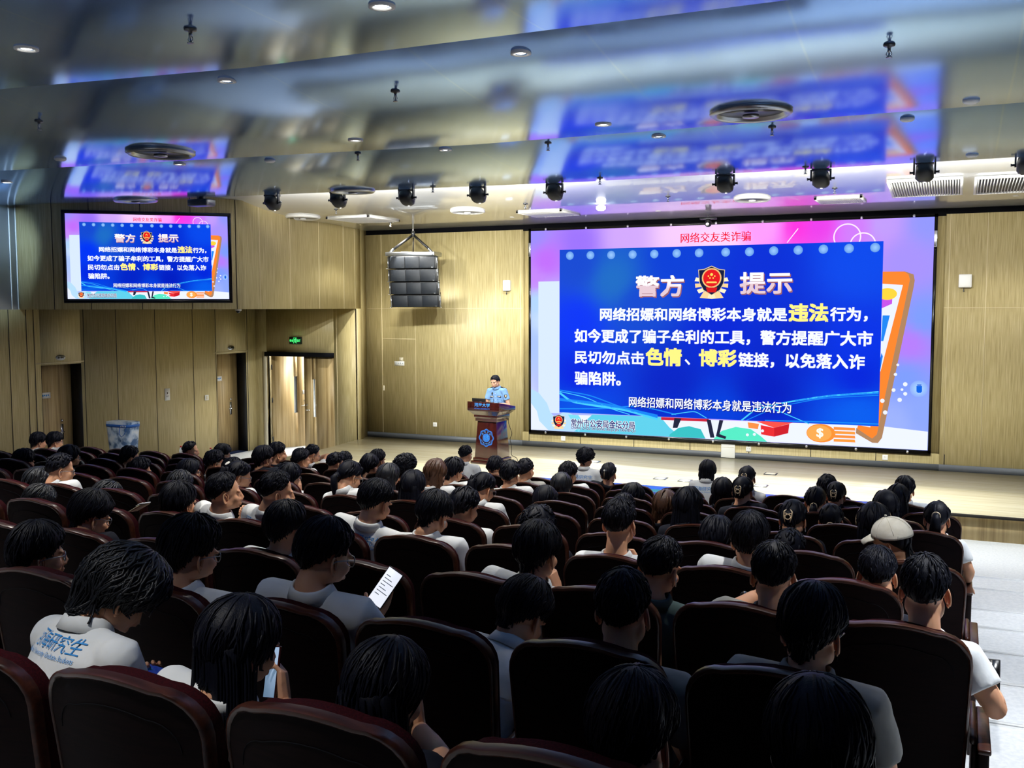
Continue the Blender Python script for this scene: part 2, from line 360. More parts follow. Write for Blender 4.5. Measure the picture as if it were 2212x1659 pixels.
# ------------------------------------------------------------------ the slide on the LED wall (u right, v up, metres on the big wall)
SW, SH = SX1-SX0, SZ1-SZ0
m = mat('slide_light', (0, 0, 0), .7, spec=.03); at = nd(m, 'ShaderNodeAttribute', attribute_name='slide')
lk(m, at.outputs['Color'], bsdf(m).inputs['Emission Color']); bsdf(m).inputs['Emission Strength'].default_value = 1.15
def S(x, y):          # place on the slide of a spot in the enlarged view of it
    p = onY(1100+x/1.989, 440+y/1.989, YF); return p[0]-SX0, p[2]-SZ0
class Slide:
    def __init__(s): s.V = []; s.F = []; s.c = []
    def poly(s, pts, col, lay, raw=False):
        P = pts if raw else [S(*p) for p in pts]; n = len(s.V)
        P = [(min(max(u, .005), SW-.005), min(max(v, .005), SH-.005)) for u, v in P]
        s.V += [(u, -.0012*lay, v) for u, v in P]; s.F.append(list(range(n, n+len(P)))); s.c += [col]*len(P)
    def disc(s, x, y, r, col, lay, n=24, edge=None, ry=None):
        u, v = S(x, y); r = r/1.989/FPX*21.5 if r > 1 else r; k = len(s.V); ry = r if ry is None else ry/1.989/FPX*21.5
        s.V.append((u, -.0012*lay, v)); s.c.append(col)
        for i in range(n):
            a = 2*math.pi*i/n; s.V.append((u+r*math.cos(a), -.0012*lay, v+ry*math.sin(a))); s.c.append(edge or col)
        s.F += [[k, k+1+i, k+1+(i+1) % n] for i in range(n)]
    def ribbon(s, pts, wd, col, lay, fade=0):
        P = np.array([S(*p) for p in pts]); t = np.linspace(0, 1, len(P)); tt = np.linspace(0, 1, 8*len(P))
        from_ = np.stack([np.interp(tt, t, P[:, 0]), np.interp(tt, t, P[:, 1])], 1)
        for _ in range(6): from_[1:-1] = (from_[:-2]+2*from_[1:-1]+from_[2:])/4
        D = np.gradient(from_, axis=0); D /= np.linalg.norm(D, axis=1)[:, None]; N = np.stack([-D[:, 1], D[:, 0]], 1)*wd
        for i in range(len(tt)-1): s.poly([from_[i]-N[i], from_[i+1]-N[i+1], from_[i+1]+N[i+1], from_[i]+N[i]], col, lay, True)
    def ring(s, x, y, r, wd, col, lay, a0=0, a1=360):
        u, v = S(x, y); r = r/1.989/FPX*21.5
        for i in range(32):
            a, b = math.radians(a0+(a1-a0)*i/32), math.radians(a0+(a1-a0)*(i+1)/32)
            s.poly([(u+q*math.cos(z), v+q*math.sin(z)) for q, z in ((r-wd, a), (r-wd, b), (r+wd, b), (r+wd, a))], col, lay, True)
    def grid(s, x0, y0, x1, y1, nx, ny, fn, lay):      # corners in slide metres
        k = len(s.V)
        for j in range(ny+1):
            for i in range(nx+1):
                u, v = x0+(x1-x0)*i/nx, y0+(y1-y0)*j/ny; s.V.append((u, -.0012*lay, v)); s.c.append(fn(u, v))
        s.F += [[k+j*(nx+1)+i, k+j*(nx+1)+i+1, k+(j+1)*(nx+1)+i+1, k+(j+1)*(nx+1)+i] for j in range(ny) for i in range(nx)]
    def text(s, body, x0, y0, x1, y1, col, lay, off=.012, shade=None):
        u0, vm = S(x0, (y0+y1)/2); u1, vm2 = S(x1, (y0+y1)/2); _, va = S((x0+x1)/2, y0); _, vb = S((x0+x1)/2, y1)
        A, F, _ = text_mesh(body); h = va-vb; d = off*h     # heavier strokes: the same face drawn again a hair apart
        for dx, dy in ((0, 0), (-d, -d), (d, -d), (-d, d), (d, d)) if off > .013 else ((0, 0), (-.012*h, 0), (.012*h, 0)):
            k = len(s.V)
            for a in A: s.V.append((u0+dx+a[0]*(u1-u0), -.0012*lay, (va+vb)/2+dy+(a[1]-.5)*h)); s.c.append(col if shade is None or a[1] > .5 else shade)
            s.F += [[q+k for q in f] for f in F]
    def build(s, name, parent):
        me = bpy.data.meshes.new(name); mesh_fill(me, np.array(s.V), s.F)
        me.attributes.new('slide', 'FLOAT_COLOR', 'POINT').data.foreach_set('color', np.array([(*c, 1) for c in s.c], np.float32).ravel())
        me.materials.append(MATS['slide_light']); o = bpy.data.objects.new(name, me); COL.objects.link(o); o.parent = parent; return o
def idw(pts):
    P = np.array([S(x, y) for x, y, *_ in pts]); K = np.array([C(*c[2]) for c in pts])
    def f(u, v):
        d = ((P-[u, v])**2).sum(1)+.01; q = d**-1.6; return tuple((K*q[:, None]).sum(0)/q.sum())
    return f
bg = idw([(100, 130, (150, 135, 255)), (160, 250, (185, 105, 255)), (110, 330, (190, 130, 255)), (120, 420, (170, 205, 255)), (300, 170, (150, 110, 255)), (500, 140, (200, 160, 255)),
 (740, 120, (235, 195, 255)), (900, 180, (240, 205, 255)), (1100, 100, (240, 150, 250)), (1240, 95, (240, 50, 215)), (1330, 90, (225, 60, 225)), (1500, 100, (200, 120, 250)), (1600, 90, (185, 150, 255)),
 (1800, 80, (140, 145, 255)), (1700, 250, (160, 140, 255)), (1780, 500, (120, 150, 255)), (1720, 600, (175, 120, 250)), (1700, 750, (120, 150, 255)), (1780, 900, (135, 160, 255)), (1650, 940, (150, 170, 255)),
 (100, 600, (165, 190, 250)), (170, 500, (195, 218, 255)), (200, 850, (150, 160, 240)), (100, 900, (215, 225, 255))])
card = idw([(300, 260, (20, 70, 200)), (450, 330, (28, 104, 190)), (560, 420, (16, 70, 200)), (300, 500, (2, 50, 235)), (300, 750, (2, 34, 215)), (700, 250, (6, 60, 205)), (1100, 300, (4, 44, 205)), (1500, 260, (8, 70, 225)),
 (900, 560, (3, 36, 205)), (1200, 600, (4, 36, 195)), (1500, 600, (5, 48, 220)), (700, 760, (3, 34, 190)), (1100, 800, (2, 28, 185)), (1500, 750, (2, 36, 210)), (300, 870, (6, 80, 220)), (900, 900, (3, 60, 210)), (1500, 900, (6, 90, 228))])
def emblem(s, x, y, r, lay):
    g1, g2 = C(244, 208, 150), C(255, 236, 200)
    for k in (-1, 1):
        for i in range(5):
            a = math.radians(-95+i*24)
            s.poly([(x+k*r*(.55+.02*i)*math.cos(a), y-r*.75*math.sin(a)-r*.05), (x+k*r*1.08*math.cos(a+.08), y-r*1.0*math.sin(a+.08)), (x+k*r*1.05*math.cos(a+.34), y-r*.98*math.sin(a+.34)), (x+k*r*.6*math.cos(a+.34), y-r*.7*math.sin(a+.34))], g1 if i % 2 else g2, lay)
    s.poly([(x-r*.5, y+r*.55), (x+r*.5, y+r*.55), (x+r*.75, y+r*.95), (x, y+r*1.02), (x-r*.75, y+r*.95)], g1, lay)
    sh = [(0, -1.02), (.45, -.82), (.8, -.78), (.74, 0), (.5, .45), (0, .75), (-.5, .45), (-.74, 0), (-.8, -.78), (-.45, -.82)]
    s.poly([(x+a*r*1.06, y+b*r*1.06) for a, b in sh], C(210, 190, 150), lay+.5); s.poly([(x+a*r, y+b*r) for a, b in sh], C(14, 24, 60), lay+1)
    s.disc(x, y-r*.3, r*.58, C(235, 190, 120), lay+1.5); s.disc(x, y-r*.3, r*.5, C(222, 22, 30), lay+2)
    for dx, dy, q in ((0, -.52, .09), (-.2, -.42, .045), (.2, -.42, .045), (-.1, -.3, .045), (.1, -.3, .045)): s.disc(x+dx*r, y+dy*r, q*r if q*r > 1.1 else 1.1, C(255, 215, 90), lay+2.5, 8)
    s.poly([(x-r*.3, y-r*.08), (x+r*.3, y-r*.08), (x+r*.34, y+r*.02), (x-r*.34, y+r*.02)], C(250, 210, 100), lay+2.5)
    s.poly([(x-r*.36, y+r*.3), (x+r*.36, y+r*.3), (x+r*.26, y+r*.6), (x-r*.26, y+r*.6)], C(205, 20, 28), lay+2)
def slide_parts(root):
    s = Slide(); s.grid(0, 0, SW, SH, 64, 36, bg, 0)
    s.poly([(128, 335), (218, 333), (218, 900), (128, 896)], C(208, 224, 250), 1); s.build('slide_background', root)
    s = Slide(); wht = C(228, 234, 255)
    s.poly([(240, 905), (1600, 955), (1830, 980), (1830, 1075), (240, 995)], wht, 2)
    s.poly([(92, 795), (130, 812), (165, 856), (180, 897), (202, 918), (240, 890), (275, 905), (290, 990), (92, 985)], C(176, 214, 255), 3)
    s.poly([(92, 856), (122, 890), (132, 932), (172, 985), (92, 985)], C(224, 231, 255), 4)
    s.poly([(360, 905), (652, 915), (690, 960), (740, 1010), (280, 1000)], C(92, 200, 226), 3); s.poly([(255, 905), (300, 908), (330, 950), (300, 985)], C(120, 215, 235), 4)
    s.poly([(692, 990), (730, 962), (775, 955), (825, 968), (845, 1010), (690, 1005)], C(56, 186, 190), 4)
    s.poly([(880, 1012), (915, 975), (975, 958), (1040, 968), (1085, 1000), (1110, 1030), (880, 1025)], C(84, 226, 190), 5)
    s.poly([(655, 916), (860, 924), (858, 936), (655, 928)], C(196, 36, 60), 5)
    for a in ([(712, 920), (742, 922), (725, 962), (705, 962)], [(850, 926), (868, 928), (884, 1004), (866, 1004)], [(905, 928), (922, 930), (905, 990), (893, 986)], [(893, 984), (935, 1000), (930, 1010), (890, 998)]): s.poly(a, C(34, 36, 60), 6)
    s.poly([(1082, 950), (1140, 962), (1140, 1000), (1084, 990)], C(226, 44, 50), 6); s.poly([(1140, 962), (1205, 945), (1200, 985), (1140, 1000)], C(198, 30, 42), 6); s.poly([(1065, 935), (1140, 962), (1228, 938), (1160, 930)], C(240, 80, 70), 7)
    s.poly([(1026, 938), (1075, 945), (1070, 968), (1030, 962)], C(250, 140, 70), 6)
    s.disc(1340, 985, 54, C(255, 140, 50), 6, ry=36); s.disc(1333, 985, 46, C(255, 165, 80), 7, ry=31); s.text('$', 1322, 964, 1350, 1006, C(255, 246, 230), 8, .03)
    for i in range(4): s.poly([(1395, 958+i*17), (1486, 962+i*17), (1488, 974+i*17), (1395, 970+i*17)], C(255, 140+10*(i % 2), 60), 6)
    for x, y in ((1025, 992), (1055, 990), (1090, 975)): s.disc(x, y, 6, wht, 8, 10)
    s.poly([(1590, 292), (1700, 291), (1738, 304), (1743, 330), (1738, 360), (1602, 1005), (1585, 1027), (1560, 1026), (1490, 985), (1492, 962), (1560, 985)], C(170, 128, 92), 3)
    s.poly([(1590, 292), (1698, 292), (1716, 304), (1722, 326), (1580, 990), (1560, 1008), (1495, 965), (1500, 950), (1552, 960)], C(255, 130, 46), 4)
    s.poly([(1595, 344), (1692, 349), (1596, 720), (1585, 720)], C(226, 232, 255), 5); s.poly([(1600, 395), (1650, 365), (1645, 430), (1600, 450)], C(190, 80, 225), 6)
    s.disc(1625, 388, 34, C(255, 206, 60), 7, ry=22); s.poly([(1605, 480), (1636, 480), (1608, 590), (1598, 590)], C(30, 130, 235), 6)
    s.poly([(1588, 700), (1600, 640), (1606, 655), (1592, 730)], C(30, 120, 230), 6)
    for x, y, r in ((1670, 692, 5), (1660, 733, 6), (1702, 775, 8), (1652, 800, 7), (1688, 798, 5), (1702, 816, 7), (1678, 842, 8), (1604, 846, 8), (1616, 896, 8)): s.disc(x, y, r, wht, 8, 12)
    s.disc(1760, 795, 31, C(170, 215, 255), 4, edge=C(135, 165, 255)); s.poly([(1750, 782), (1774, 782), (1774, 806), (1768, 812), (1756, 812), (1750, 806)], C(14, 96, 220), 6); s.poly([(1752, 776), (1772, 776), (1770, 781), (1754, 781)], C(14, 80, 200), 6)
    s.ring(1453, 143, 48, .012, C(248, 226, 255), 3); s.ring(1520, 178, 45, .012, C(248, 226, 255), 3, 15, 175); s.ribbon([(1195, 168), (1243, 107)], .008, C(248, 226, 255), 3)
    emblem(s, 216, 937, 30, 6); s.build('slide_picture', root)
    s = Slide(); c = [S(220, 200), S(1609, 160), S(1588, 955), S(218, 895)]
    u0, u1, v0, v1 = c[0][0], (c[1][0]+c[2][0])/2, c[3][1], (c[0][1]+c[1][1])/2; s.grid(u0, v0, u1, v1, 40, 24, card, 9)
    for (x, y), r in zip(((264, 224), (352, 222), (441, 221), (533, 219), (626, 217), (722, 214), (818, 212), (932, 209), (1034, 207), (1138, 203), (1243, 200), (1351, 196), (1461, 193), (1573, 189)), range(14)): s.disc(x, y, .088, C(150, 195, 250), 10, edge=C(96, 150, 222))
    cy, cy2 = C(70, 200, 250), C(24, 130, 236)
    for pts, wd, col in (([(220, 800), (350, 822), (480, 872), (640, 918)], .012, cy2), ([(220, 812), (270, 850), (380, 868), (500, 885), (640, 925)], .022, cy), ([(220, 880), (400, 880), (560, 866), (720, 905)], .012, cy2), ([(220, 806), (330, 830), (440, 880), (520, 905)], .008, cy),
        ([(220, 840), (420, 862), (640, 912)], .03, cy2), ([(1000, 930), (1060, 882), (1150, 860), (1350, 826), (1588, 808)], .014, cy), ([(1588, 822), (1350, 834), (1150, 872), (1020, 930)], .008, cy2), ([(1588, 812), (1400, 822), (1230, 846)], .02, cy2), ([(1060, 855), (1160, 890), (1290, 945)], .008, cy), ([(700, 905), (800, 890), (850, 920)], .008, cy), ([(1100, 930), (1400, 938), (1588, 946)], .012, cy2)): s.ribbon(pts, wd, col, 11)
    emblem(s, 872, 340, 68, 12); s.build('slide_card', root)
    s = Slide(); W_, Y_, K_ = C(236, 240, 255), C(255, 236, 130), C(16, 30, 110)
    s.text('网络交友类诈骗', 740, 122, 1040, 165, C(235, 14, 40), 16, .012)
    for x, y, a, b, t_ in ((548, 310, 750, 397, '警方'), (995, 295, 1215, 385, '提示')):
        s.text(t_, x+4, y+5, a+4, b+5, C(150, 95, 105), 15, .03); s.text(t_, x, y, a, b, C(250, 246, 252), 16, .028, C(222, 196, 206))
    for t_, x0, y0, x1, y1, col, f in (('网络招嫖和网络博彩本身就是', 395, 448, 1195, 503, W_, .032), ('违法', 1205, 431, 1370, 505, Y_, .042), ('行为，', 1382, 446, 1540, 505, W_, .032), ('如今更成了骗子牟利的工具，警方提醒广大市', 286, 544, 1562, 604, W_, .032),
        ('民切勿点击', 286, 634, 582, 688, W_, .032), ('色情', 592, 622, 742, 694, Y_, .042), ('、', 757, 668, 780, 692, W_, .02), ('博彩', 820, 628, 978, 697, Y_, .042), ('链接，以免落入诈', 988, 644, 1527, 706, W_, .032), ('骗陷阱。', 286, 722, 482, 778, W_, .032)):
        s.text(t_, x0, y0, x1, y1, col, 16, f)
    s.text('网络招嫖和网络博彩本身就是违法行为', 520, 842, 1215, 888, C(8, 24, 120), 15.5, .035); s.text('网络招嫖和网络博彩本身就是违法行为', 518, 840, 1213, 886, W_, 16, .014)
    s.text('常州市公安局金坛分局', 270, 929, 542, 962, C(250, 252, 255), 13, .06); s.text('常州市公安局金坛分局', 270, 929, 542, 962, K_, 14, .016)
    s.text('CHANG ZHOU SHI GONG AN JU JIN TAN FEN JU', 270, 962, 545, 977, C(250, 252, 255), 13, .05); s.text('CHANG ZHOU SHI GONG AN JU JIN TAN FEN JU', 270, 962, 545, 977, K_, 14, .02)
    s.build('slide_lettering', root)
led = thing('led_screen', 'large LED wall at the back of the stage showing a blue police warning slide', 'screen', (SX0, YF-.035, SZ0), 0, None)
slide_parts(led)
b = MB(); t_ = .055
for a, c in (((-t_, .0, -t_), (0, .14, SH+t_)), ((SW, .0, -t_), (SW+t_, .14, SH+t_)), ((-t_, .0, -t_-.03), (SW+t_, .14, 0)), ((-t_, .0, SH), (SW+t_, .14, SH+t_))): b.box(a, c, 'black_gloss')
b.box((0, .004, 0), (SW, .14, SH), 'black_gloss'); b.build('bezel', led)
b = MB(); b.box((.1, .05, -.15), (SW-.05, .14, -t_-.03), 'red_wood'); b.build('bottom_ledge', led)
for i in range(9):
    for z in (-.045, SH+.03):
        x = .35+i*(SW-.7)/8; b = MB(); b.lathe([(.028, 0), (.028, .02), (.015, .035)], 'chrome', 12, T(x, -.001, z)@RX(math.pi/2)); b.build('clip', led, smooth=True)
for x in (-.03, SW+.03): b = MB(); b.box((x-.03, -.02, SH-.55), (x+.03, 0, SH-.25), 'chrome'); b.build('side_clamp', led, bevel=.008)
# ---- side screen on the bulkhead
ang = math.atan2(.633, .774); TL_ = B_-np.array([.774, .633])*3.028; TO = np.array([TL_[0], TL_[1], 3.522])+np.array([math.sin(ang), -math.cos(ang), 0])*.09
TW, TH = 2.83, 1.612
tv = thing('side_screen', 'smaller black framed screen on the left bulkhead repeating the warning slide', 'screen', tuple(TO), ang)
for o in [c for c in led.children if c.name.startswith('slide_')]:
    c = o.copy(); COL.objects.link(c); c.parent = tv; k = .06; c.location = (k, -.006, k+.01); c.scale = ((TW-2*k)/SW, 1, (TH-2*k-.01)/SH)
b = MB(); b.box((0, 0, 0), (TW, .085, TH), 'black_gloss')
for a, c in (((0, -.03, 0), (.05, 0, TH)), ((TW-.05, -.03, 0), (TW, 0, TH)), ((0, -.03, 0), (TW, 0, .05)), ((0, -.03, TH-.05), (TW, 0, TH))): b.box(a, c, 'black_gloss')
b.build('bezel', tv, bevel=.006)
# ------------------------------------------------------------------ ceiling fittings
def tilt(t):          # a fitting lies in the plane of the ceiling it is fixed to
    x, y, z = t.location; y -= cbend(x); e = [q for q in EDGES if y <= q]; t.rotation_euler[0] = math.atan(.069*(y-(e[0]-.72)) if e else .069*min(0, y-17.5))
    return t
def dl(px, py, i, on=True, size=.06, e=300, tgt=None):
    p = on_ceiling(px, py); t = thing('downlight', DLL[i], 'downlight', p, 0, 'recessed spots in the metal ceiling')
    b = MB(); b.lathe([(size*1.35, .03), (size*1.35, -.012), (size, -.015), (size*.8, .004), (size*.8, .03)], 'white', 20); b.build('trim_ring', t, smooth=True)
    b = MB(); b.lathe([(size*.8, .002), (size*.5, -.006), (.001, -.008)], 'lamp' if on else 'steel', 16); b.build('lens', t, smooth=True)
    if on: light('downlight_beam', 'SPOT', (p[0], p[1], p[2]-.03), e, (1, .95, .86), tgt or (p[0], p[1], 0), t, spot_size=math.radians(90), spot_blend=.8, shadow_soft_size=.06)
DLP = [(825, 12), (57, 104), (490, 174), (1125, 114), (768, 302), (962, 323), (388, 354), (1303, 268), (1423, 294)]
DLL = ['lit recessed spot nearest the top edge of the picture', 'lit recessed spot at the far left of the ceiling bay nearest the camera', 'lit recessed spot in the second ceiling bay above the left seats', 'lit recessed spot in the second ceiling bay, toward the middle of the room',
 'lit recessed spot left of two close to the second bay edge, above the speaker stack', 'lit recessed spot right of two close to the second bay edge, above the speaker stack', 'lit recessed spot beside the round air outlet in front of the side screen', 'lit recessed spot in the ceiling glow left of the large round air outlet', 'lit recessed spot just beyond the bay edge with the large round air outlet']
for i, q in enumerate(DLP): dl(*q, i, e=480 if i == 6 else 300, tgt=(-11.4, 12.3, .5) if i == 6 else None)
for i, (x, y) in enumerate(((1.35, 4.6), (1.45, 8.3), (1.5, 11.8), (1.6, 14.6))):     # over the right aisle, outside the frame
    p = (x, y, ceil_z(x, y)); t = thing('downlight', 'recessed spot over the right aisle, %s from the stage' % ['fourth', 'third', 'second', 'first'][i], 'downlight', p, 0, 'recessed spots in the metal ceiling')
    b = MB(); b.lathe([(.08, .03), (.08, -.012), (.06, -.015), (.05, .004), (.05, .03)], 'white', 20); b.build('trim_ring', t, smooth=True); b = MB(); b.lathe([(.05, .002), (.001, -.008)], 'lamp', 16); b.build('lens', t)
    light('downlight_beam', 'SPOT', (p[0], p[1], p[2]-.03), (820, 820, 800, 330)[i], (.94, .97, 1), (p[0]+.1, p[1]-(.8 if i == 3 else 0), 0), t, spot_size=math.radians(78 if i < 3 else 56), spot_blend=.7, shadow_soft_size=.06)
for i, (x, y, e) in enumerate(((-4.9, 2.0, 420), (-2.3, .9, 260), (-7.6, 4.4, 420), (-.6, 5.3, 300))):     # over the left seats, outside the frame
    p = (x, y, ceil_z(x, y)); t = thing('downlight', 'recessed spot above the picture, over the %s' % ['near left seats', 'nearest seats left of the middle', 'left seats of the eighth row', 'right seats of the seventh row'][i], 'downlight', p, 0, 'recessed spots in the metal ceiling')
    b = MB(); b.lathe([(.08, .03), (.08, -.012), (.06, -.015), (.05, .004), (.05, .03)], 'white', 20); b.build('trim_ring', t, smooth=True); b = MB(); b.lathe([(.05, .002), (.001, -.008)], 'lamp', 16); b.build('lens', t)
    light('downlight_beam', 'SPOT', (p[0], p[1], p[2]-.03), e, (1, .97, .92), (p[0], p[1], 0), t, spot_size=math.radians(80), spot_blend=.8, shadow_soft_size=.06)
for i, x in enumerate((-11.0, -8.2, -5.2, -2.2, .8)):      # over the stage, spots added to brighten its floor
    p = (x, 18.3, ceil_z(x, 18.3)); t = thing('downlight', 'small recessed spot in the stage ceiling, %s from the left' % ['first', 'second', 'third', 'fourth', 'fifth'][i], 'downlight', p, 0, 'recessed spots in the stage ceiling')
    b = MB(); b.lathe([(.05, .03), (.05, -.006), (.036, -.008), (.03, .006), (.03, .03)], 'white', 20); b.build('trim_ring', t, smooth=True); b = MB(); b.lathe([(.03, .004), (.001, .002)], 'lamp', 16); b.build('lens', t)
    light('downlight_beam', 'SPOT', (p[0], p[1], p[2]-.03), (520, 420, 150, 130, 150)[i], (1, .98, .9), (p[0], p[1], 0), t, spot_size=math.radians(125), spot_blend=.6, shadow_soft_size=.05)
p = (-13.0, 10.6, ceil_z(-13.0, 10.6)); t = thing('downlight', 'recessed wall washer over the left aisle, outside the picture', 'downlight', p, 0, 'recessed spots in the metal ceiling')  # unseen fitting added to brighten the upper left wall panel
b = MB(); b.lathe([(.08, .03), (.08, -.012), (.06, -.015), (.05, .004), (.05, .03)], 'white', 20); b.build('trim_ring', t, smooth=True); b = MB(); b.lathe([(.05, .002), (.001, -.008)], 'lamp', 16); b.build('lens', t)
light('wall_wash', 'SPOT', (p[0], p[1], p[2]-.03), 760, (.48, .72, 1), (-15.5, 11.9, 4.5), t, spot_size=math.radians(46), spot_blend=.6, shadow_soft_size=.06)  # bluish fill from the added fitting, aimed at the upper wall
def diffuser(px, py, r, label, mt='steel'):
    p = on_ceiling(px, py); t = thing('air_diffuser', label, 'air outlet', p, 0, 'round air outlets in the ceiling')
    b = MB(); b.lathe([(r, .02), (r*1.02, -.02), (r*.93, -.045), (r*.84, -.03), (r*.8, .02)], mt, 40); b.build('rim', t, smooth=True)
    b = MB(); b.lathe([(r*.8, -.005), (.01, -.008)], 'dark_steel', 32); b.build('dark_plate', t)
    b = MB(); b.lathe([(.001, -.06), (r*.2, -.055), (r*.2, -.03), (.001, -.03)], mt, 20); b.build('hub', t, smooth=True); tilt(t)
for q in ((1622, 241, .37, 'large round air outlet inside the blue reflection of the big screen'), (347, 328, .38, 'large round air outlet in front of the side screen, nearer of two'), (293, 431, .35, 'round air outlet right above the side screen'),
    (762, 411, .34, 'round air outlet by the bay edge above the row of stage lights'), (654, 468, .34, 'white round air outlet at the left end of the stage ceiling', 'white'), (1010, 455, .32, 'white round air outlet in the stage ceiling right of the speaker stack', 'white'), (1625, 428, .30, 'white round air outlet in the stage ceiling in front of the big screen', 'white')): diffuser(*q)
def grille(px, py, lx, ly, label, n=14):
    p = on_ceiling(px, py); t = thing('air_vent', label, 'air vent', p, 0, 'rectangular vents in the stage ceiling')
    b = MB()
    for a, c in (((-lx, -ly, -.03), (lx, -ly+.04, .01)), ((-lx, ly-.04, -.03), (lx, ly, .01)), ((-lx, -ly, -.03), (-lx+.04, ly, .01)), ((lx-.04, -ly, -.03), (lx, ly, .01))): b.box(a, c, 'white')
    b.build('frame', t); b = MB(); b.box((-lx+.03, -ly+.03, -.004), (lx-.03, ly-.03, .004), 'black'); b.build('dark_plate', t)
    b = MB()
    for i in range(n): x = -lx+.06+(2*lx-.12)*i/(n-1); b.box((-.004, -ly+.03, -.02), (.004, ly-.03, .02), 'white', T(x, 0, -.012)@RY(.5))
    b.build('louvres', t); tilt(t)
for q in ((785, 473, .5, .6, 'white rectangular vent in the stage ceiling left of the speaker stack'), (1185, 460, .46, .5, 'rectangular vent in the stage ceiling by the upper left corner of the big screen'), (1816, 431, .38, .42, 'small slatted vent in the stage ceiling in front of the big screen', 22), (2000, 404, .52, .72, 'large slatted vent under the rightmost whole stage light', 26), (2184, 397, .5, .72, 'large slatted vent cut by the right edge of the picture', 22)): grille(*q)
def sprinkler(px, py, label, s_=1.):
    p = on_ceiling(px, py-6); t = thing('sprinkler', label, 'sprinkler', p, 0, 'sprinkler heads in the ceiling')
    b = MB(); b.lathe([(.045*s_, .005), (.04*s_, -.012), (.015*s_, -.014), (.012*s_, -.03)], 'dark_steel', 14); b.build('escutcheon', t, smooth=True)
    b = MB(); b.lathe([(.012*s_, -.028), (.012*s_, -.05), (.006, -.052), (.006, -.085), (.022*s_, -.088), (.022*s_, -.094), (.001, -.094)], 'steel', 12)
    for k in (-1, 1): b.tube([(k*.012, 0, -.05), (k*.02, 0, -.068), (k*.004, 0, -.088)], .003, 'steel', 5)
    b.build('head', t, smooth=True)
for i, (x, y, l) in enumerate(((411, 68, 'sprinkler head in the dark ceiling bay at upper left'), (854, 202, 'sprinkler head in the second ceiling bay, above and left of the middle'), (84, 267, 'sprinkler head at the far left of the second ceiling bay'), (1921, 102, 'sprinkler head at upper right in the bay with the big screen reflection'), (1668, 280, 'sprinkler head beside and beyond the large round air outlet'),
    (1184, 314, 'sprinkler head just beyond the second bay edge, middle of the ceiling'), (773, 337, 'sprinkler head below the shadow on the second bay edge'), (1296, 390, 'sprinkler head above the fifth stage light'), (1740, 366, 'sprinkler head left of the eighth stage light'), (843, 486, 'sprinkler head left of the speaker hanger'), (1443, 430, 'sprinkler head in the stage ceiling reflection, middle'), (1803, 412, 'bright sprinkler head between the last two whole stage lights'),
    (1135, 446, 'sprinkler head left of the vent by the big screen corner'), (726, 458, 'small sprinkler head between the left stage ceiling outlet and vent'), (935, 408, 'small sprinkler head over the fourth stage light'))): sprinkler(x, y, l)
for x, y, l in ((583, 346, 'small flat disc detector left of the bay edge'), (1960, 256, 'pale flat disc in the ceiling right of the big reflection'), (2098, 216, 'pale flat disc at the far right of the ceiling'), (2100, 334, 'pale flat disc beyond the third bay edge at right'), (130, 342, 'flat disc detector at the far left under the blue reflection')):
    p = on_ceiling(x, y); b = MB(); b.lathe([(.07, .005), (.07, -.015), (.05, -.03), (.001, -.032)], 'white', 20); o = b.build('smoke_detector', None, smooth=True, loc=(0, 0, 0)); o.location = p; tag(o, l, 'smoke detector', 'disc detectors')
p = on_ceiling(1298, 440); b = MB(); b.lathe([(.02, .01), (.03, -.02), (.085, -.05), (.085, -.09), (.05, -.12), (.001, -.125)], 'lamp', 10); o = b.build('beacon_lamp', None, loc=(0, 0, 0)); o.location = p; tag(o, 'small glowing white bulb hanging in the stage ceiling reflection', 'lamp')
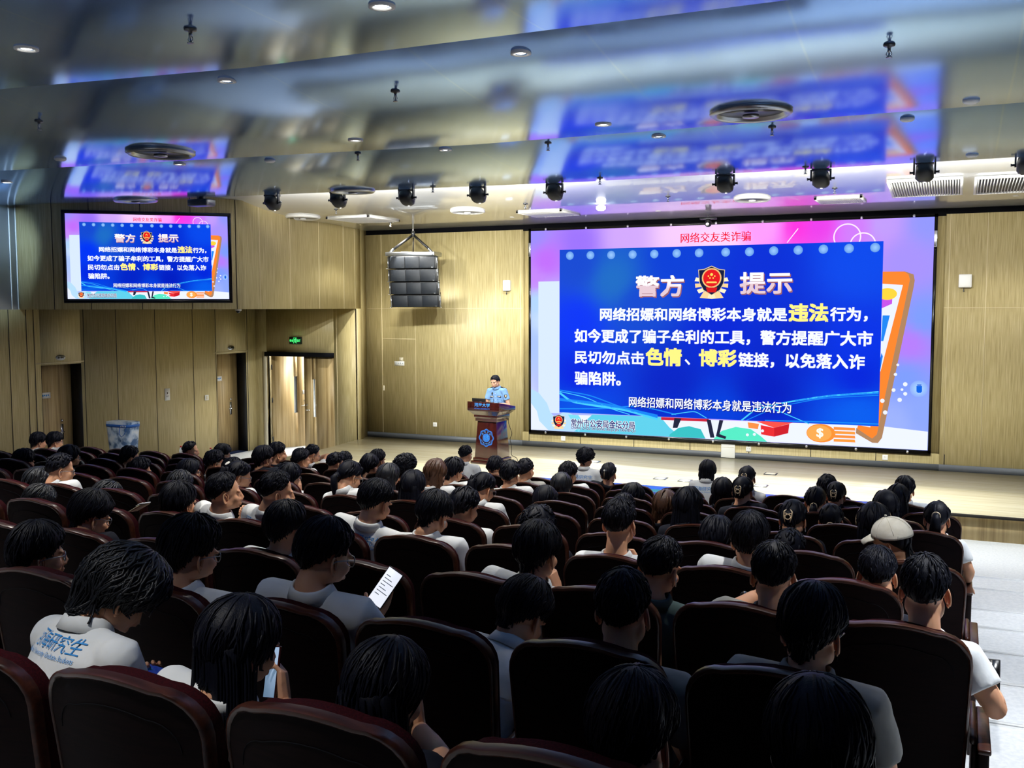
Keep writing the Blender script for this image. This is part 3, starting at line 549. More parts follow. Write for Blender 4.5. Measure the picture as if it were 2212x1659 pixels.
# ---- row of moving-head stage lights under the last bay edge
def stage_light(px, py, i):
    v = ray(px, py); y = 13.95; y += cbend(v[0]*y/v[1]); p = onY(px, py, y); zc = ceil_z(p[0], p[1])
    t = thing('stage_light', '%s of the black stage lights hung along the ceiling edge, counted from the left' % ['first', 'second', 'third', 'fourth', 'fifth', 'sixth', 'seventh', 'eighth', 'ninth'][i], 'stage light', tuple(p), 0, 'stage lights')
    b = MB(); b.box((-.11, -.08, .1), (.11, .08, .14), 'black'); b.tube([(0, 0, .13), (0, 0, zc-p[2]+.02)], .02, 'black'); b.build('mount', t, bevel=.006)
    for k in (-1, 1): b = MB(); b.box((k*.125-.011, -.025, -.03), (k*.125+.011, .025, .125), 'black'); b.build('yoke_arm', t, bevel=.004)
    b = MB(); M = RX(-.5); b.loft([xf([(sx*a, q, sz*a*.8) for sx, sz in ((-1, -.6), (-.6, -1), (.6, -1), (1, -.6), (1, .6), (.6, 1), (-.6, 1), (-1, .6))], M) for q, a in ((-.13, .06), (-.08, .1), (.06, .112), (.12, .09))], 'black'); b.build('lamp_head', t)
    for k in (-1, 1): b = MB(); b.lathe([(.014, 0), (.014, .03), (.02, .032), (.018, .042)], 'dark_steel', 10, T(k*.136, 0, 0)@RY(k*math.pi/2)); b.build('knob', t, smooth=True)
    b = MB(); b.lathe([(.075, 0), (.06, .008), (.001, .012)], 'stage_lamp', 16, M@T(0, .121, 0)@RX(-math.pi/2)); b.build('lens', t)
    # two beams: one down to the stage and its back wall, one that washes the ceiling bay in front of it
    light('stage_beam', 'SPOT', (p[0], p[1]+.17, p[2]-.06), SBEAM*(.7 if i < 2 else 1.15 if i < 4 else 1 if i < 6 else .8), (.96, .98, .93), ((p[0]-.2, p[0]-.4, p[0]-2.6, p[0]-2.2)[i] if i < 4 else p[0]*.93, 19.4 if i < 4 else 18.8 if i < 6 else 17.0, 1.3 if i < 4 else .9 if i < 6 else .4), t, spot_size=math.radians(70 if i < 2 else 88 if i < 6 else 74), spot_blend=.6, shadow_soft_size=.05)
    light('ceiling_wash', 'SPOT', (p[0], p[1]+.18, p[2]+.06), CWASH, (1, .98, .93), (p[0], p[1]+1.4, p[2]+.75), t, spot_size=math.radians(120), spot_blend=.5, shadow_soft_size=.08)
SBEAM, CWASH = 600, 260
for i, q in enumerate(((588, 438), (730, 432), (878, 427), (1032, 421), (1198, 415), (1566, 397), (1773, 386), (1997, 372), (2218, 355))): stage_light(*q, i)
# ---- small cameras
p = onY(1530, 484, YF-.5); t = thing('conference_camera', 'small pan and tilt camera hung above the top edge of the big screen', 'camera', tuple(p))
b = MB(); b.box((-.16, -.06, .09), (.16, .06, .12), 'dark_steel'); b.tube([(0, 0, .11), (0, 0, ceil_z(*p[:2])-p[2]+.02)], .015, 'dark_steel'); b.build('bracket', t)
b = MB(); b.lathe([(.05, .09), (.06, .05), (.05, .03)], 'black', 16); b.ell((0, -.01, 0), (.065, .065, .06), 'black'); b.build('body', t, smooth=True)
b = MB(); b.lathe([(.035, 0), (.035, .02), (.02, .022), (.001, .012)], 'chrome', 16, T(0, -.065, -.005)@RX(math.pi/2)); b.build('lens', t, smooth=True)
for x, y, l in ((515, 672, 'tiny dome camera under the lower edge of the bulkhead'),):
    p = onY(x, y, 14.9); t = thing('dome_camera', l, 'camera', (p[0], p[1], SEAM)); b = MB(); b.lathe([(.06, .005), (.06, -.03), (.045, -.03)], 'white', 16); b.build('base', t, smooth=True); b = MB(); b.ell((0, 0, -.03), (.045, .045, .045), 'black_gloss'); b.build('dome', t, smooth=True)
p = on_ceiling(435, 427); t = thing('projector', 'small dark box fixed to the ceiling edge right above the side screen', 'projector', tuple(p)); b = MB(); b.box((-.2, -.12, -.14), (.2, .12, -.03), 'dark_steel'); b.build('housing', t, bevel=.02); b = MB(); b.box((-.05, -.05, -.05), (.05, .05, .03), 'dark_steel'); b.build('plate', t)
# ------------------------------------------------------------------ doors (the room's own)
def side_door(n, d, handle_z=1.05):
    root = MB(); root.box((XD-.05, d[0]+.012, .01), (XD, d[1]-.02, dz-.012), 'door_veneer'); o = struct('door_%d' % n, root)
    b = MB(); b.box((XD, d[1]-.3, .9), (XD+.01, d[1]-.24, 1.2), 'steel'); b.tube([(XD, d[1]-.27, handle_z), (XD+.055, d[1]-.27, handle_z), (XD+.06, d[1]-.29, handle_z), (XD+.06, d[1]-.40, handle_z)], .011, 'chrome', 8); b.build('door_handle', o, smooth=True)
    b = MB(); b.lathe([(.028, 0), (.024, .02), (.001, .024)], 'chrome', 12, T(XD, d[1]-.27, 1.27)@RY(math.pi/2)); b.build('lock', o, smooth=True)
    y = (d[0]+d[1])/2-.18
    t = thing('door_sign', ['white and blue name plate on the door at the far left', 'white and blue name plate on the recessed door by the corner'][n-1], 'sign', (XD+.004, y, 1.78), math.pi/2, 'door name plates')
    b = MB(); b.box((-.13, -.004, -.055), (.13, .004, .055), 'white'); b.build('plate', t)
    b = MB(); b.box((-.12, -.006, -.045), (-.075, -.003, .045), 'blue_ink'); [b.box((-.055+.04*i_, -.006, -.018+.01*(i_ % 2)), (-.03+.04*i_, -.003, .018), 'print_blue') for i_ in range(4)]; b.build('lettering', t)
    t = thing('oval_plate', ['small oval plate above the door at the far left', 'small oval plate above the recessed door by the corner'][n-1], 'sign', (XL+.004, (d[0]+d[1])/2-.02, dz+.13), math.pi/2, 'oval plates above the doors')
    b = MB(); a = np.arange(28)*2*math.pi/28; b.loft([np.stack([.11*np.cos(a), np.full(28, y_), .052*np.sin(a)], 1) for y_ in (.004, -.006)], 'steel'); b.build('plate', t)
    b = MB(); [b.box((-.07+.036*i_, -.0085, -.018), (-.044+.036*i_, -.005, .018-.006*(i_ % 2)), 'black') for i_ in range(4)]; b.build('lettering', t)
mat('blue_ink', C(34, 96, 178), .5); mat('print_blue', C(44, 140, 214), .7); mat('sky_glow', (.6, .8, 1), emit=C(150, 200, 240), es=.9)
side_door(1, d1); side_door(2, d2)
for i, dd in enumerate((d1, d2)):
    b = MB(); b.box((XL-.27, dd[0]-.001, 0), (XL, dd[0]+.01, dz), 'joint_dark'); b.box((XL-.27, dd[1]-.014, 0), (XL, dd[1], dz), 'black'); struct('trim_%d' % (27+i), b)
def leaf(name_n, M, wdt, mirror, label):
    h = 2.28
    b = MB(); wx = .62*wdt; ww = .1; z0, z1 = .85, 1.75      # leaf with a narrow glazed slot
    for a, c in (((0, 0, .01), (wx, .05, h)), ((wx+ww, 0, .01), (wdt, .05, h)), ((wx, 0, .01), (wx+ww, .05, z0)), ((wx, 0, z1), (wx+ww, .05, h))): b.box(a, c, 'door_veneer', M)
    o = struct('door_%d' % name_n, b)
    b = MB(); b.box((wx, .02, z0), (wx+ww, .03, z1), 'glass', M); b.build('glass_slot', o)
    hx = wdt-.07
    b = MB()
    for s in (-1, 1):
        yy = .05 if s > 0 else 0
        b.lathe([(.026, 0), (.024, .01)], 'chrome', 12, M@T(hx, yy, 1.02)@RX(-s*math.pi/2)); b.tube(xf([(hx, yy, 1.02), (hx, yy+s*.05, 1.02), (hx-.02, yy+s*.055, 1.02), (hx-.12, yy+s*.055, 1.02)], M), .01, 'chrome', 8)
        b.lathe([(.022, 0), (.018, .014), (.001, .015)], 'chrome', 12, M@T(hx, yy, 1.14)@RX(-s*math.pi/2))
    b.build('door_handle', o, smooth=True)
    return o
hg = -15.12
lx_ = T(hg, YD+.12, 0)@RZ(math.radians(64))
o = leaf(3, lx_, .92, False, ''); b = MB(); b.box((.80, -.004, 1.3), (.85, .0, 1.4), 'white', lx_); b.build('lock_plate', o)
b = MB()
for z in (.25, 1.2, 2.0): b.lathe([(.016, -.06), (.016, .06)], 'black', 10, T(hg+.005, YD+.1, z))
b.build('hinge', o)
leaf(4, T(ax1-.01, YD+.03, 0)@RZ(math.pi)@T(0, -.05, 0), ax1-.01-LX, True, '')
light('corridor_light', 'AREA', (-14.2, 21.6, 3.2), 260, (1, .99, .96), (-14.2, 21.6, 0), size=1.6)
b = MB(); b.box((-14.9, 21.0, 3.26), (-13.5, 22.2, 3.3), 'lamp'); b.build('ceiling_light'); tag(bpy.data.objects['ceiling_light'], 'square lamp on the corridor ceiling seen through the open door', 'lamp')
# ------------------------------------------------------------------ things on the walls
mat('exit_green', (0, .2, .05), emit=C(70, 240, 120), es=1.6); mat('exit_case', C(14, 34, 24), .4)
p = onY(640, 735.5, YD); t = thing('exit_sign', 'lit green exit sign with a running figure above the double door', 'sign', (p[0], YD-.03, p[2]))
b = MB(); b.box((-.17, -.02, -.085), (.17, .03, .085), 'exit_case'); b.build('case', t, bevel=.008)
b = MB(); text_on(b, '安全', (-.155, -.022, -.035), (1, 0, 0), (0, 0, 1), .105, .065, 'exit_green', .02); text_on(b, 'EXIT', (.058, -.022, -.03), (1, 0, 0), (0, 0, 1), .095, .055, 'exit_green', .02)
for a in ([(-.045, -.07), (-.04, -.07), (-.04, .07), (-.045, .07)], [(.04, -.07), (.045, -.07), (.045, .07), (.04, .07)], [(-.045, .065), (.045, .065), (.045, .07), (-.045, .07)], [(-.012, .0), (.014, .005), (.018, .035), (-.006, .035)], [(-.012, 0), (.002, .0), (-.012, -.03), (-.03, -.05), (-.036, -.045), (-.02, -.022)], [(.0, .0), (.014, .0), (.026, -.025), (.018, -.055), (.01, -.053), (.014, -.025)], [(.014, .03), (.034, .016), (.031, .01), (.012, .022)], [(-.006, .034), (-.028, .026), (-.03, .008), (-.024, .008), (-.022, .022), (-.002, .027)]): b.prism(a, 1, -.0225, -.020, 'exit_green')
b.ell((.008, -.0215, .048), (.011, .003, .011), 'exit_green', 12, 8); b.build('lit_symbols', t)
light('exit_glow', 'POINT', (p[0], YD-.12, p[2]), .5, (.3, 1, .5), None, t, shadow_soft_size=.06)
p = onX(361, 852, XL); t = thing('notice', 'white notice sheet on the left wall with a small red emblem', 'notice', (XL+.006, p[1], p[2]), math.pi/2)
b = MB(); b.box((-.075, -.004, -.13), (.075, .004, .13), 'white'); b.build('sheet', t); b = MB(); b.ell((0, -.005, .03), (.016, .002, .02), 'red_wood'); b.box((-.04, -.006, -.035), (.04, -.003, -.028), 'joint_dark'); b.box((-.03, -.006, -.055), (.03, -.003, -.048), 'joint_dark'); b.build('print', t)
p = onX(446, 859, XL); t = thing('light_switch', 'white light switch on the left wall between the two doors', 'switch', (XL+.006, p[1], p[2]), math.pi/2); b = MB(); b.box((-.06, -.008, -.06), (.06, .005, .06), 'white'); b.build('plate', t, bevel=.004); b = MB(); b.box((-.03, -.012, -.04), (.03, -.006, .04), 'cream'); b.build('rocker', t, bevel=.003)
def wallbox(px, py, w_, h_, label):
    p = onY(px, py, YF); t = thing('wall_speaker', label, 'speaker', (p[0], YF-.002, p[2]), 0, 'white boxes on the front wall')
    b = MB(); b.box((-w_/2, -.09, -h_/2), (w_/2, 0, h_/2), 'white'); b.build('case', t, bevel=.015); b = MB(); b.box((-w_/2+.02, -.096, -h_/2+.02), (w_/2-.02, -.088, h_/2-.02), 'white'); b.build('grille', t, bevel=.004)
    b = MB(); b.tube([(-.02, -.03, -h_/2+.01), (-.02, -.03, -h_/2-.05)], .006, 'dark_steel'); b.ell((-.02, -.03, -h_/2-.06), (.014, .014, .016), 'dark_steel', 10, 8); b.build('cable_end', t)
wallbox(1097, 617, .17, .23, 'white wall speaker left of the big screen'); wallbox(2085, 607, .22, .24, 'white wall speaker right of the big screen')
for px, py, dy, l in ((940, 917, 0, 'white socket low on the veneer wall left of the lectern'), (1217, 947, 0, 'white socket under the lower left corner of the big screen'), (1617, 970, 0, 'white socket under the middle of the big screen'), (1912, 988, 0, 'white socket under the right end of the big screen')):
    p = onY(px, py, YF+dy); t = thing('wall_socket', l, 'socket', (p[0], YF+dy-.001, p[2]), 0, 'sockets on the front wall'); b = MB(); b.box((-.05, -.012, -.05), (.05, 0, .05), 'white'); b.build('plate', t, bevel=.004); b = MB()
    for k in (-1, 1): b.box((k*.015-.003, -.0135, .0), (k*.015+.003, -.011, .02), 'black')
    b.build('slots', t)
p = onY(1573, 968, YF); t = thing('access_panel', 'white access panel standing at the foot of the wall under the screen', 'panel', (p[0], YF-.002, .5)); b = MB(); b.box((-.14, -.02, -.11), (.14, 0, .24), 'white'); b.build('cover', t, bevel=.004); b = MB(); b.box((-.12, -.022, .1), (.12, -.019, .11), 'cream'); b.build('slot', t)
p = onY(863, 785, YF); t = thing('room_sign', 'white name plate on the flush door of the front wall', 'sign', (p[0], YF-.004, p[2])); b = MB(); b.box((-.13, -.004, -.05), (.13, .004, .05), 'white'); b.box((0, -.006, .055), (.1, .004, .14), 'cream'); b.build('plate', t); b = MB(); [b.box((-.09+.055*i_, -.006, -.008), (-.062+.055*i_, -.003, .022-.008*(i_ % 2)), 'grey_paint') for i_ in range(4)]; b.build('lettering', t)
p = onY(830, 838, YF); t = thing('flush_handle', 'small pull handle on the flush door of the front wall', 'handle', (p[0], YF-.002, p[2])); b = MB(); b.box((-.015, -.02, -.06), (.015, 0, .06), 'cream'); b.build('pull', t, bevel=.005)
# ------------------------------------------------------------------ hanging line array
ya = 18.6; pt = onY(890, 545, ya); pb = onY(895, 665, ya); Wd = np.linalg.norm(onY(845, 560, ya)-onY(942, 560, ya)); Hh = (pt-pb)[2]
az_ = on_ceiling(888, 497)
t = thing('line_array_speaker', 'stack of four black line array speakers hanging from the ceiling on a grey frame', 'speaker', (pt[0], ya, pt[2]), math.radians(10))
noise_mat('speaker_grille', [(.35, C(9, 14, 22)), (.65, C(24, 32, 42))], scale=(40, 40, 160), nscale=3, rough=.45, bump=.3)
b = MB(); b.box((-Wd/2+.02, -.16, -.08), (Wd/2-.02, -.10, 0), 'steel'); b.box((-Wd/2+.02, .3, -.08), (Wd/2-.02, .36, 0), 'steel')
for k in (-1, 1): b.box((k*(Wd/2-.03)-.03, -.16, -.08), (k*(Wd/2-.03)+.03, .36, 0), 'steel')
b.build('flying_frame', t, bevel=.006)
top = ceil_z(pt[0], ya)-pt[2]
for k in (-1, 1):
    b = MB(); b.tube([(k*Wd*.43, -.1, -.01), (k*Wd*.36, -.06, .07)], .03, 'steel', 8); b.tube([(k*Wd*.36, -.06, .07), (.02*k, .08, .36)], .028, 'black', 8); b.build('sling', t)
b = MB(); b.tube([(0, .08, .33), (0, .08, top+.01)], .018, 'chrome', 8); b.lathe([(.04, .36), (.045, .4), (.03, .46)], 'dark_steel', 12, T(0, .08, 0)); b.tube([(0, .1, .32), (-.02, .12, .0)], .012, 'black', 6); b.build('hoist', t)
hb = (Hh-.08)/4; yoff = 0
for i in range(4):
    a = math.radians(1+i*3.0); M = T(.012*i, yoff, -.08-i*hb)@RX(a)
    b = MB(); b.prism([(-Wd/2, 0), (Wd/2, 0), (Wd/2*.82, .42), (-Wd/2*.82, .42)], 2, -hb+.012, -.004, 'black', M); o = b.build('cabinet', t, bevel=.008)
    for x0, x1 in ((-.46, -.155), (-.145, .145), (.155, .46)): g = MB(); g.box((x0*Wd, -.012, -hb+.022), (x1*Wd, .002, -.014), 'speaker_grille', M); g.build('grille', o, bevel=.004)
    g = MB(); g.box((.39*Wd, -.0135, -hb+.03), (.44*Wd, -.011, -hb+.04), 'steel', M); g.build('badge', o)
    for k in (-1, 1): g = MB(); g.box((k*Wd*.505-.012, .0, -hb), (k*Wd*.505+.012, .03, -.01), 'steel', M); g.tube(xf([(k*Wd*.5, -.01, -hb+.01), (k*Wd*.54, -.02, -hb+.01)], M), .008, 'chrome', 6); g.build('rigging_pin', o)
    yoff += hb*math.sin(a)
# ------------------------------------------------------------------ lectern
ly_ = 17.3; pc = onY(1050, 1003, ly_); lxc = pc[0]
lt = thing('lectern', 'dark red wooden lectern with blue university lettering and round crest', 'lectern', (lxc, ly_, .38), math.radians(-8))
b = MB(); b.box((-.34, -.05, 0), (.34, .5, .06), 'red_wood'); b.box((-.30, -.02, .06), (.30, .46, .12), 'red_wood'); b.build('plinth', lt, bevel=.012)
def fr(z, hw, y0, y1): return [(-hw, y0, z), (hw, y0, z), (hw, y1, z), (-hw, y1, z)]
b = MB(); b.loft([fr(.12, .27, .0, .44), fr(.84, .215, .03, .40)], 'red_wood'); b.build('column', lt, bevel=.006)
b = MB(); b.loft([fr(.84, .25, .0, .42), fr(.90, .25, .0, .42), fr(.92, .27, -.02, .44), fr(.98, .27, -.02, .44)], 'red_wood'); b.build('neck_moulding', lt, bevel=.006)
b = MB(); b.loft([fr(.96, .26, -.02, .44), fr(1.05, .37, -.10, .5)], 'red_wood', cap=False); b.loft([fr(1.05, .37, -.10, .5), [(-.37, -.10, 1.23), (.37, -.10, 1.23), (.37, .5, 1.12), (-.37, .5, 1.12)]], 'red_wood'); b.build('desk_head', lt, bevel=.008)
b = MB(); text_on(b, '河海大学', (-.2, -.103, 1.135), (1, 0, 0), (0, 0, 1), .36, .075, 'print_blue', .012); text_on(b, 'HOHAI UNIVERSITY', (-.2, -.103, 1.085), (1, 0, 0), (0, 0, 1), .36, .026, 'blue_ink', .012); b.build('lettering', lt)
b = MB(); cz = .52; M = T(0, .0135, cz)@RX(-.0416)
def octa(r, a): return r*(1+.06*math.cos(8*a))
for r0, r1 in ((.168, .150), (.145, .138)):
    for i in range(64):
        a0, a1 = 2*math.pi*i/64, 2*math.pi*(i+1)/64
        b.add(xf([(octa(r, a)*math.cos(a), -.003, octa(r, a)*math.sin(a)) for r, a in ((r0, a0), (r1, a0), (r1, a1), (r0, a1))], M), [(0, 1, 2, 3)], 'blue_ink')
b.add(xf([(.085*math.cos(2*math.pi*i/32), -.003, .085*math.sin(2*math.pi*i/32)) for i in range(32)], M), [tuple(range(32))], 'blue_ink')
for i, ch in enumerate('河海大学'):
    a = math.radians(140-i*33); A, F, ar = text_mesh(ch, .01); Vt = np.stack([(A[:, 0]-.5)*.04, np.full(len(A), -.003), (A[:, 1]-.5)*.04], 1); b.add(xf(Vt, M@T(.115*math.cos(a), 0, .115*math.sin(a))@RY(a-math.pi/2)@Matrix.Identity(4)), F, 'print_blue')
for i, ch in enumerate('HOHAI UNIVERSITY'):
    if ch == ' ': continue
    a = math.radians(205+i*8.6); A, F, ar = text_mesh(ch, .01); Vt = np.stack([(A[:, 0]-.5)*.013, np.full(len(A), -.003), (A[:, 1]-.5)*.02], 1); b.add(xf(Vt, M@T(.115*math.cos(a), 0, .115*math.sin(a))@RY(-a-math.pi/2)), F, 'print_blue')
for k in range(3): b.tube(xf([(-.06+.01*j, -.004, -.03+k*.03+.012*math.sin(j*.9+k)) for j in range(13)], M), .004, 'print_blue', 5)
b.tube(xf([(-.02, -.004, .045), (.03, -.004, .06), (.04, -.004, .03), (.0, -.004, .02)], M), .004, 'print_blue', 5)
b.build('crest', lt)
def deskz(y): return 1.23-.11*(y+.10)/.6
LM = T(lxc, ly_, .38)@RZ(math.radians(-8)); LR = math.radians(-8)
def onlect(x, y, z): return tuple(LM@Vector((x, y, z)))
t = thing('laptop', 'black laptop open on the lectern top', 'laptop', onlect(-.16, .0, deskz(.0)), LR)
b = MB(); Ms = RX(-.18); b.box((-.16, .0, .004), (.16, .23, .018), 'black', Ms); b.build('base', t, bevel=.003); b = MB(); b.box((-.16, -.006, .012), (.16, .004, .075), 'black'); b.build('lid', t, bevel=.003)
t = thing('microphone', 'gooseneck microphone bending up from the lectern top', 'microphone', onlect(.17, .0, deskz(.0)), LR)
b = MB(); b.lathe([(.03, 0), (.03, .01), (.012, .015)], 'black', 14, T(0, 0, -.004)); b.build('base', t, smooth=True); b = MB(); b.tube([(0, 0, 0), (0, .01, .07), (-.02, .03, .13), (-.05, .05, .17)], .005, 'dark_steel', 6); b.build('gooseneck', t, smooth=True); b = MB(); b.ell((0, 0, 0), (.016, .016, .028), 'black', 12, 8, T(-.055, .053, .18)@RX(-.4)); b.build('windscreen', t, smooth=True)
pts = [onY(1102, 886, 17.75), onY(1097, 912, 17.8), onY(1107, 937, 17.85), onY(1101, 948, 17.9), onY(1106, 966, 18.05)]; pts = [p_ for p_ in pts] + [onZ(1104, 984, .386), onZ(1116, 988, .386), onZ(1120, 1000, .386)]
b = MB(); P = np.array(pts); tt = np.linspace(0, 1, 40); tq = np.linspace(0, 1, len(P)); P = np.stack([np.interp(tt, tq, P[:, i]) for i in range(3)], 1)
for _ in range(3): P[1:-1] = (P[:-2]+2*P[1:-1]+P[2:])/4
b.tube(P, .006, 'joint_dark', 6); o = b.build('lectern_cable', None, True); tag(o, 'thin dark cable hanging from the lectern side down to the stage', 'cable')
for px, py, l in ((1427, 1034, 'pale floor outlet cover near the front of the stage, left of two'), (1480, 1039, 'pale floor outlet cover near the front of the stage, right of two'), (1644, 1050, 'pale floor outlet cover at the front of the stage, beside the runner'), (1665, 1024, 'dark outlined floor outlet in the middle of the stage'), (1283, 998, 'floor outlet cover in front of the lower left corner of the screen')):
    p = onZ(px, py, .38); t = thing('floor_outlet', l, 'floor outlet', tuple(p), 0, 'floor outlets on the stage'); b = MB(); b.box((-.11, -.11, -.004), (.11, .11, .012), 'steel' if py != 1024 else 'dark_steel'); b.build('frame', t); b = MB(); b.box((-.09, -.09, .005), (.09, .09, .016), 'white' if py != 1024 else 'cream'); b.build('cover', t)
# wooden step set into the left front corner of the stage
b = MB(); b.box((-13.3, 17.3, 0), (-12.51, 18.1, .19), 'stage_boards'); o = b.build('stage_step'); tag(o, 'low wooden step at the left corner of the stage', 'step')
# ------------------------------------------------------------------ desks of the guest row, bag and bottles
dy0, dy1, dt = 13.35, 13.9, .80; U_ = 2.1; n = 0
DESKX = [-13.6+2.1*i for i in range(6)]
dl_ = None
for i, x in enumerate(DESKX):
    yy = -.028*max(0, -x-4)
    t = thing('guest_desk', 'dark red guest desk in front of the seats, %s from the left wall' % ['first', 'second', 'third', 'fourth', 'fifth', 'sixth'][i], 'desk', (x, dy0+yy, 0), 0, 'dark red desks in front of the seats')
    b = MB(); b.box((-U_/2+.01, 0, dt-.04), (U_/2-.01, .5, dt), 'red_wood'); b.build('desk_top', t, bevel=.008); b = MB(); b.box((-U_/2+.06, .44, .05), (U_/2-.06, .46, dt-.04), 'red_wood'); b.build('front_panel', t)
    for k in (-1, 1): b = MB(); b.box((k*(U_/2-.06)-.02, .03, 0), (k*(U_/2-.06)+.02, .47, dt-.04), 'red_wood'); b.build('leg', t)
def at_desk(px):
    v = ray(px, 970); x = v[0]/v[1]*13.2; return np.array([v[0]/v[1]*(dy0-.028*max(0, -x-4)+.2), dy0-.028*max(0, -x-4)+.2, dt])
p = at_desk(267); t = thing('gift_bag', 'tall clear plastic tote with a dark blue band and lid standing on the desk', 'bag', tuple(p))
sc_ = 13.9*.912+.409*12.5; hb_ = .62; wb = .30
noise_mat('bag_film', [(.38, C(70, 106, 150)), (.48, C(180, 200, 220)), (.6, C(222, 230, 236))], nscale=6, rough=.3)
def rr_(w_, d_, z): a = np.arange(24)*2*math.pi/24; return np.stack([w_*np.sign(np.cos(a))*np.abs(np.cos(a))**.5, d_*np.sign(np.sin(a))*np.abs(np.sin(a))**.5, np.full(24, z)], 1)
b = MB(); b.loft([rr_(wb*.78, .13, 0), rr_(wb*.82, .15, .1), rr_(wb*.9, .16, hb_*.5), rr_(wb*.98, .165, hb_*.86)], 'bag_film'); b.build('film_body', t, smooth=True, angle=50)
b = MB(); b.loft([rr_(wb, .17, hb_*.84), rr_(wb*1.01, .172, hb_*.92)], 'blue_ink'); b.build('blue_band', t); b = MB(); b.loft([rr_(wb*1.01, .172, hb_*.92), rr_(wb*.99, .17, hb_*.98), rr_(wb*.8, .12, hb_)], 'bag_film'); b.build('lid', t, smooth=True, angle=50)
b = MB(); [b.prism([(.12+.035*i_, hb_*.855), (.132+.035*i_, hb_*.855), (.146+.035*i_, hb_*.905), (.134+.035*i_, hb_*.905)], 1, -.180, -.176, 'white') for i_ in range(4)]; b.build('lettering', t)
b = MB(); b.tube([(.1, -.17, hb_*.84), (.11, -.2, hb_*.66), (.17, -.21, hb_*.58), (.23, -.2, hb_*.66), (.24, -.15, hb_*.84)], .006, 'blue_ink', 6); b.build('handle_cord', t)
mat('red_cap', C(196, 24, 34), .4); mat('label_white', C(214, 216, 222), .4); mat('water', (.9, .95, 1), .05, 0, .5, Transmission_Weight=.7, IOR=1.2)
for px, l in ((391, 'water bottle with a red cap behind the uniformed man on the left desk'), (455, 'water bottle with a red cap, left of a close pair on the desk'), (467, 'water bottle with a red cap, right of a close pair on the desk')):
    p = at_desk(px); t = thing('water_bottle', l, 'bottle', tuple(p), 0, 'water bottles on the guest desk')
    b = MB(); b.lathe([(.03, 0), (.033, .01), (.033, .15), (.026, .18), (.013, .205), (.013, .215)], 'water', 16); b.build('body', t, smooth=True); b = MB(); b.lathe([(.0338, .05), (.0338, .12)], 'label_white', 16, cap=False); b.build('label', t, smooth=True); b = MB(); b.lathe([(.016, .21), (.016, .235)], 'red_cap', 14); b.build('cap', t)
# ------------------------------------------------------------------ seats
PIT, SH_ = .585, 1.06
ORD = ['', 'first', 'second', 'third', 'fourth', 'fifth', 'sixth', 'seventh', 'eighth', 'ninth', 'tenth', 'eleventh', 'twelfth', 'thirteenth', 'fourteenth', 'fifteenth', 'sixteenth', 'seventeenth', 'eighteenth', 'nineteenth', 'twentieth', 'twenty-first', 'twenty-second', 'twenty-third', 'twenty-fourth']
def seat_x(k, n): return (-.18 if k % 2 else -.46)-PIT*n
def srow_y(k, x): return row_y(k)+bend(x, row_y(k))
def outline(hw, z0, z1, r, n=7, crown=.022):      # seat back outline: rounded top corners, slightly crowned
    P = [(-hw*.93, z0)]
    for i in range(n): a = math.pi-math.pi/2*i/(n-1); P.append((-hw+r+r*math.cos(a), z1-r-crown+r*math.sin(a)))
    for x in np.linspace(-hw+r, hw-r, 7)[1:-1]: P.append((x, z1-crown*(x/(hw-r))**2))
    for i in range(n): a = math.pi/2-math.pi/2*i/(n-1); P.append((hw-r+r*math.cos(a), z1-r-crown+r*math.sin(a)))
    P.append((hw*.93, z0)); return np.array(P)
def shell(b, O, ya, yb, m, lean=.16, curve=.06, inset=0, mf=None):
    """a back slab between two depths; leans back with height and wraps a little round the sitter"""
    def put(P, y): return np.stack([P[:, 0], y-(P[:, 1]-.4)*lean*.9+curve*(P[:, 0]/.28)**2, P[:, 1]], 1)
    k = len(O); zc = O[:, 1].mean()
    def grid(P, y, flip, mm):
        lv = [P]+[np.stack([P[:, 0]*s_, zc+(P[:, 1]-zc)*s_], 1) for s_ in (.75, .5, .25)]
        V = np.concatenate([put(q, y) for q in lv]+[put(np.array([[0, zc]]), y)]); F = []
        for i in range(len(lv)-1):
            for j in range(k): F.append((i*k+j, i*k+(j+1) % k, (i+1)*k+(j+1) % k, (i+1)*k+j))
        for j in range(k): F.append(((len(lv)-1)*k+j, (len(lv)-1)*k+(j+1) % k, len(lv)*k))
        b.add(V, [f[::-1] for f in F] if flip else F, mm)
    grid(O, ya, True, m); grid(O, yb, False, mf or m)
    return put, k
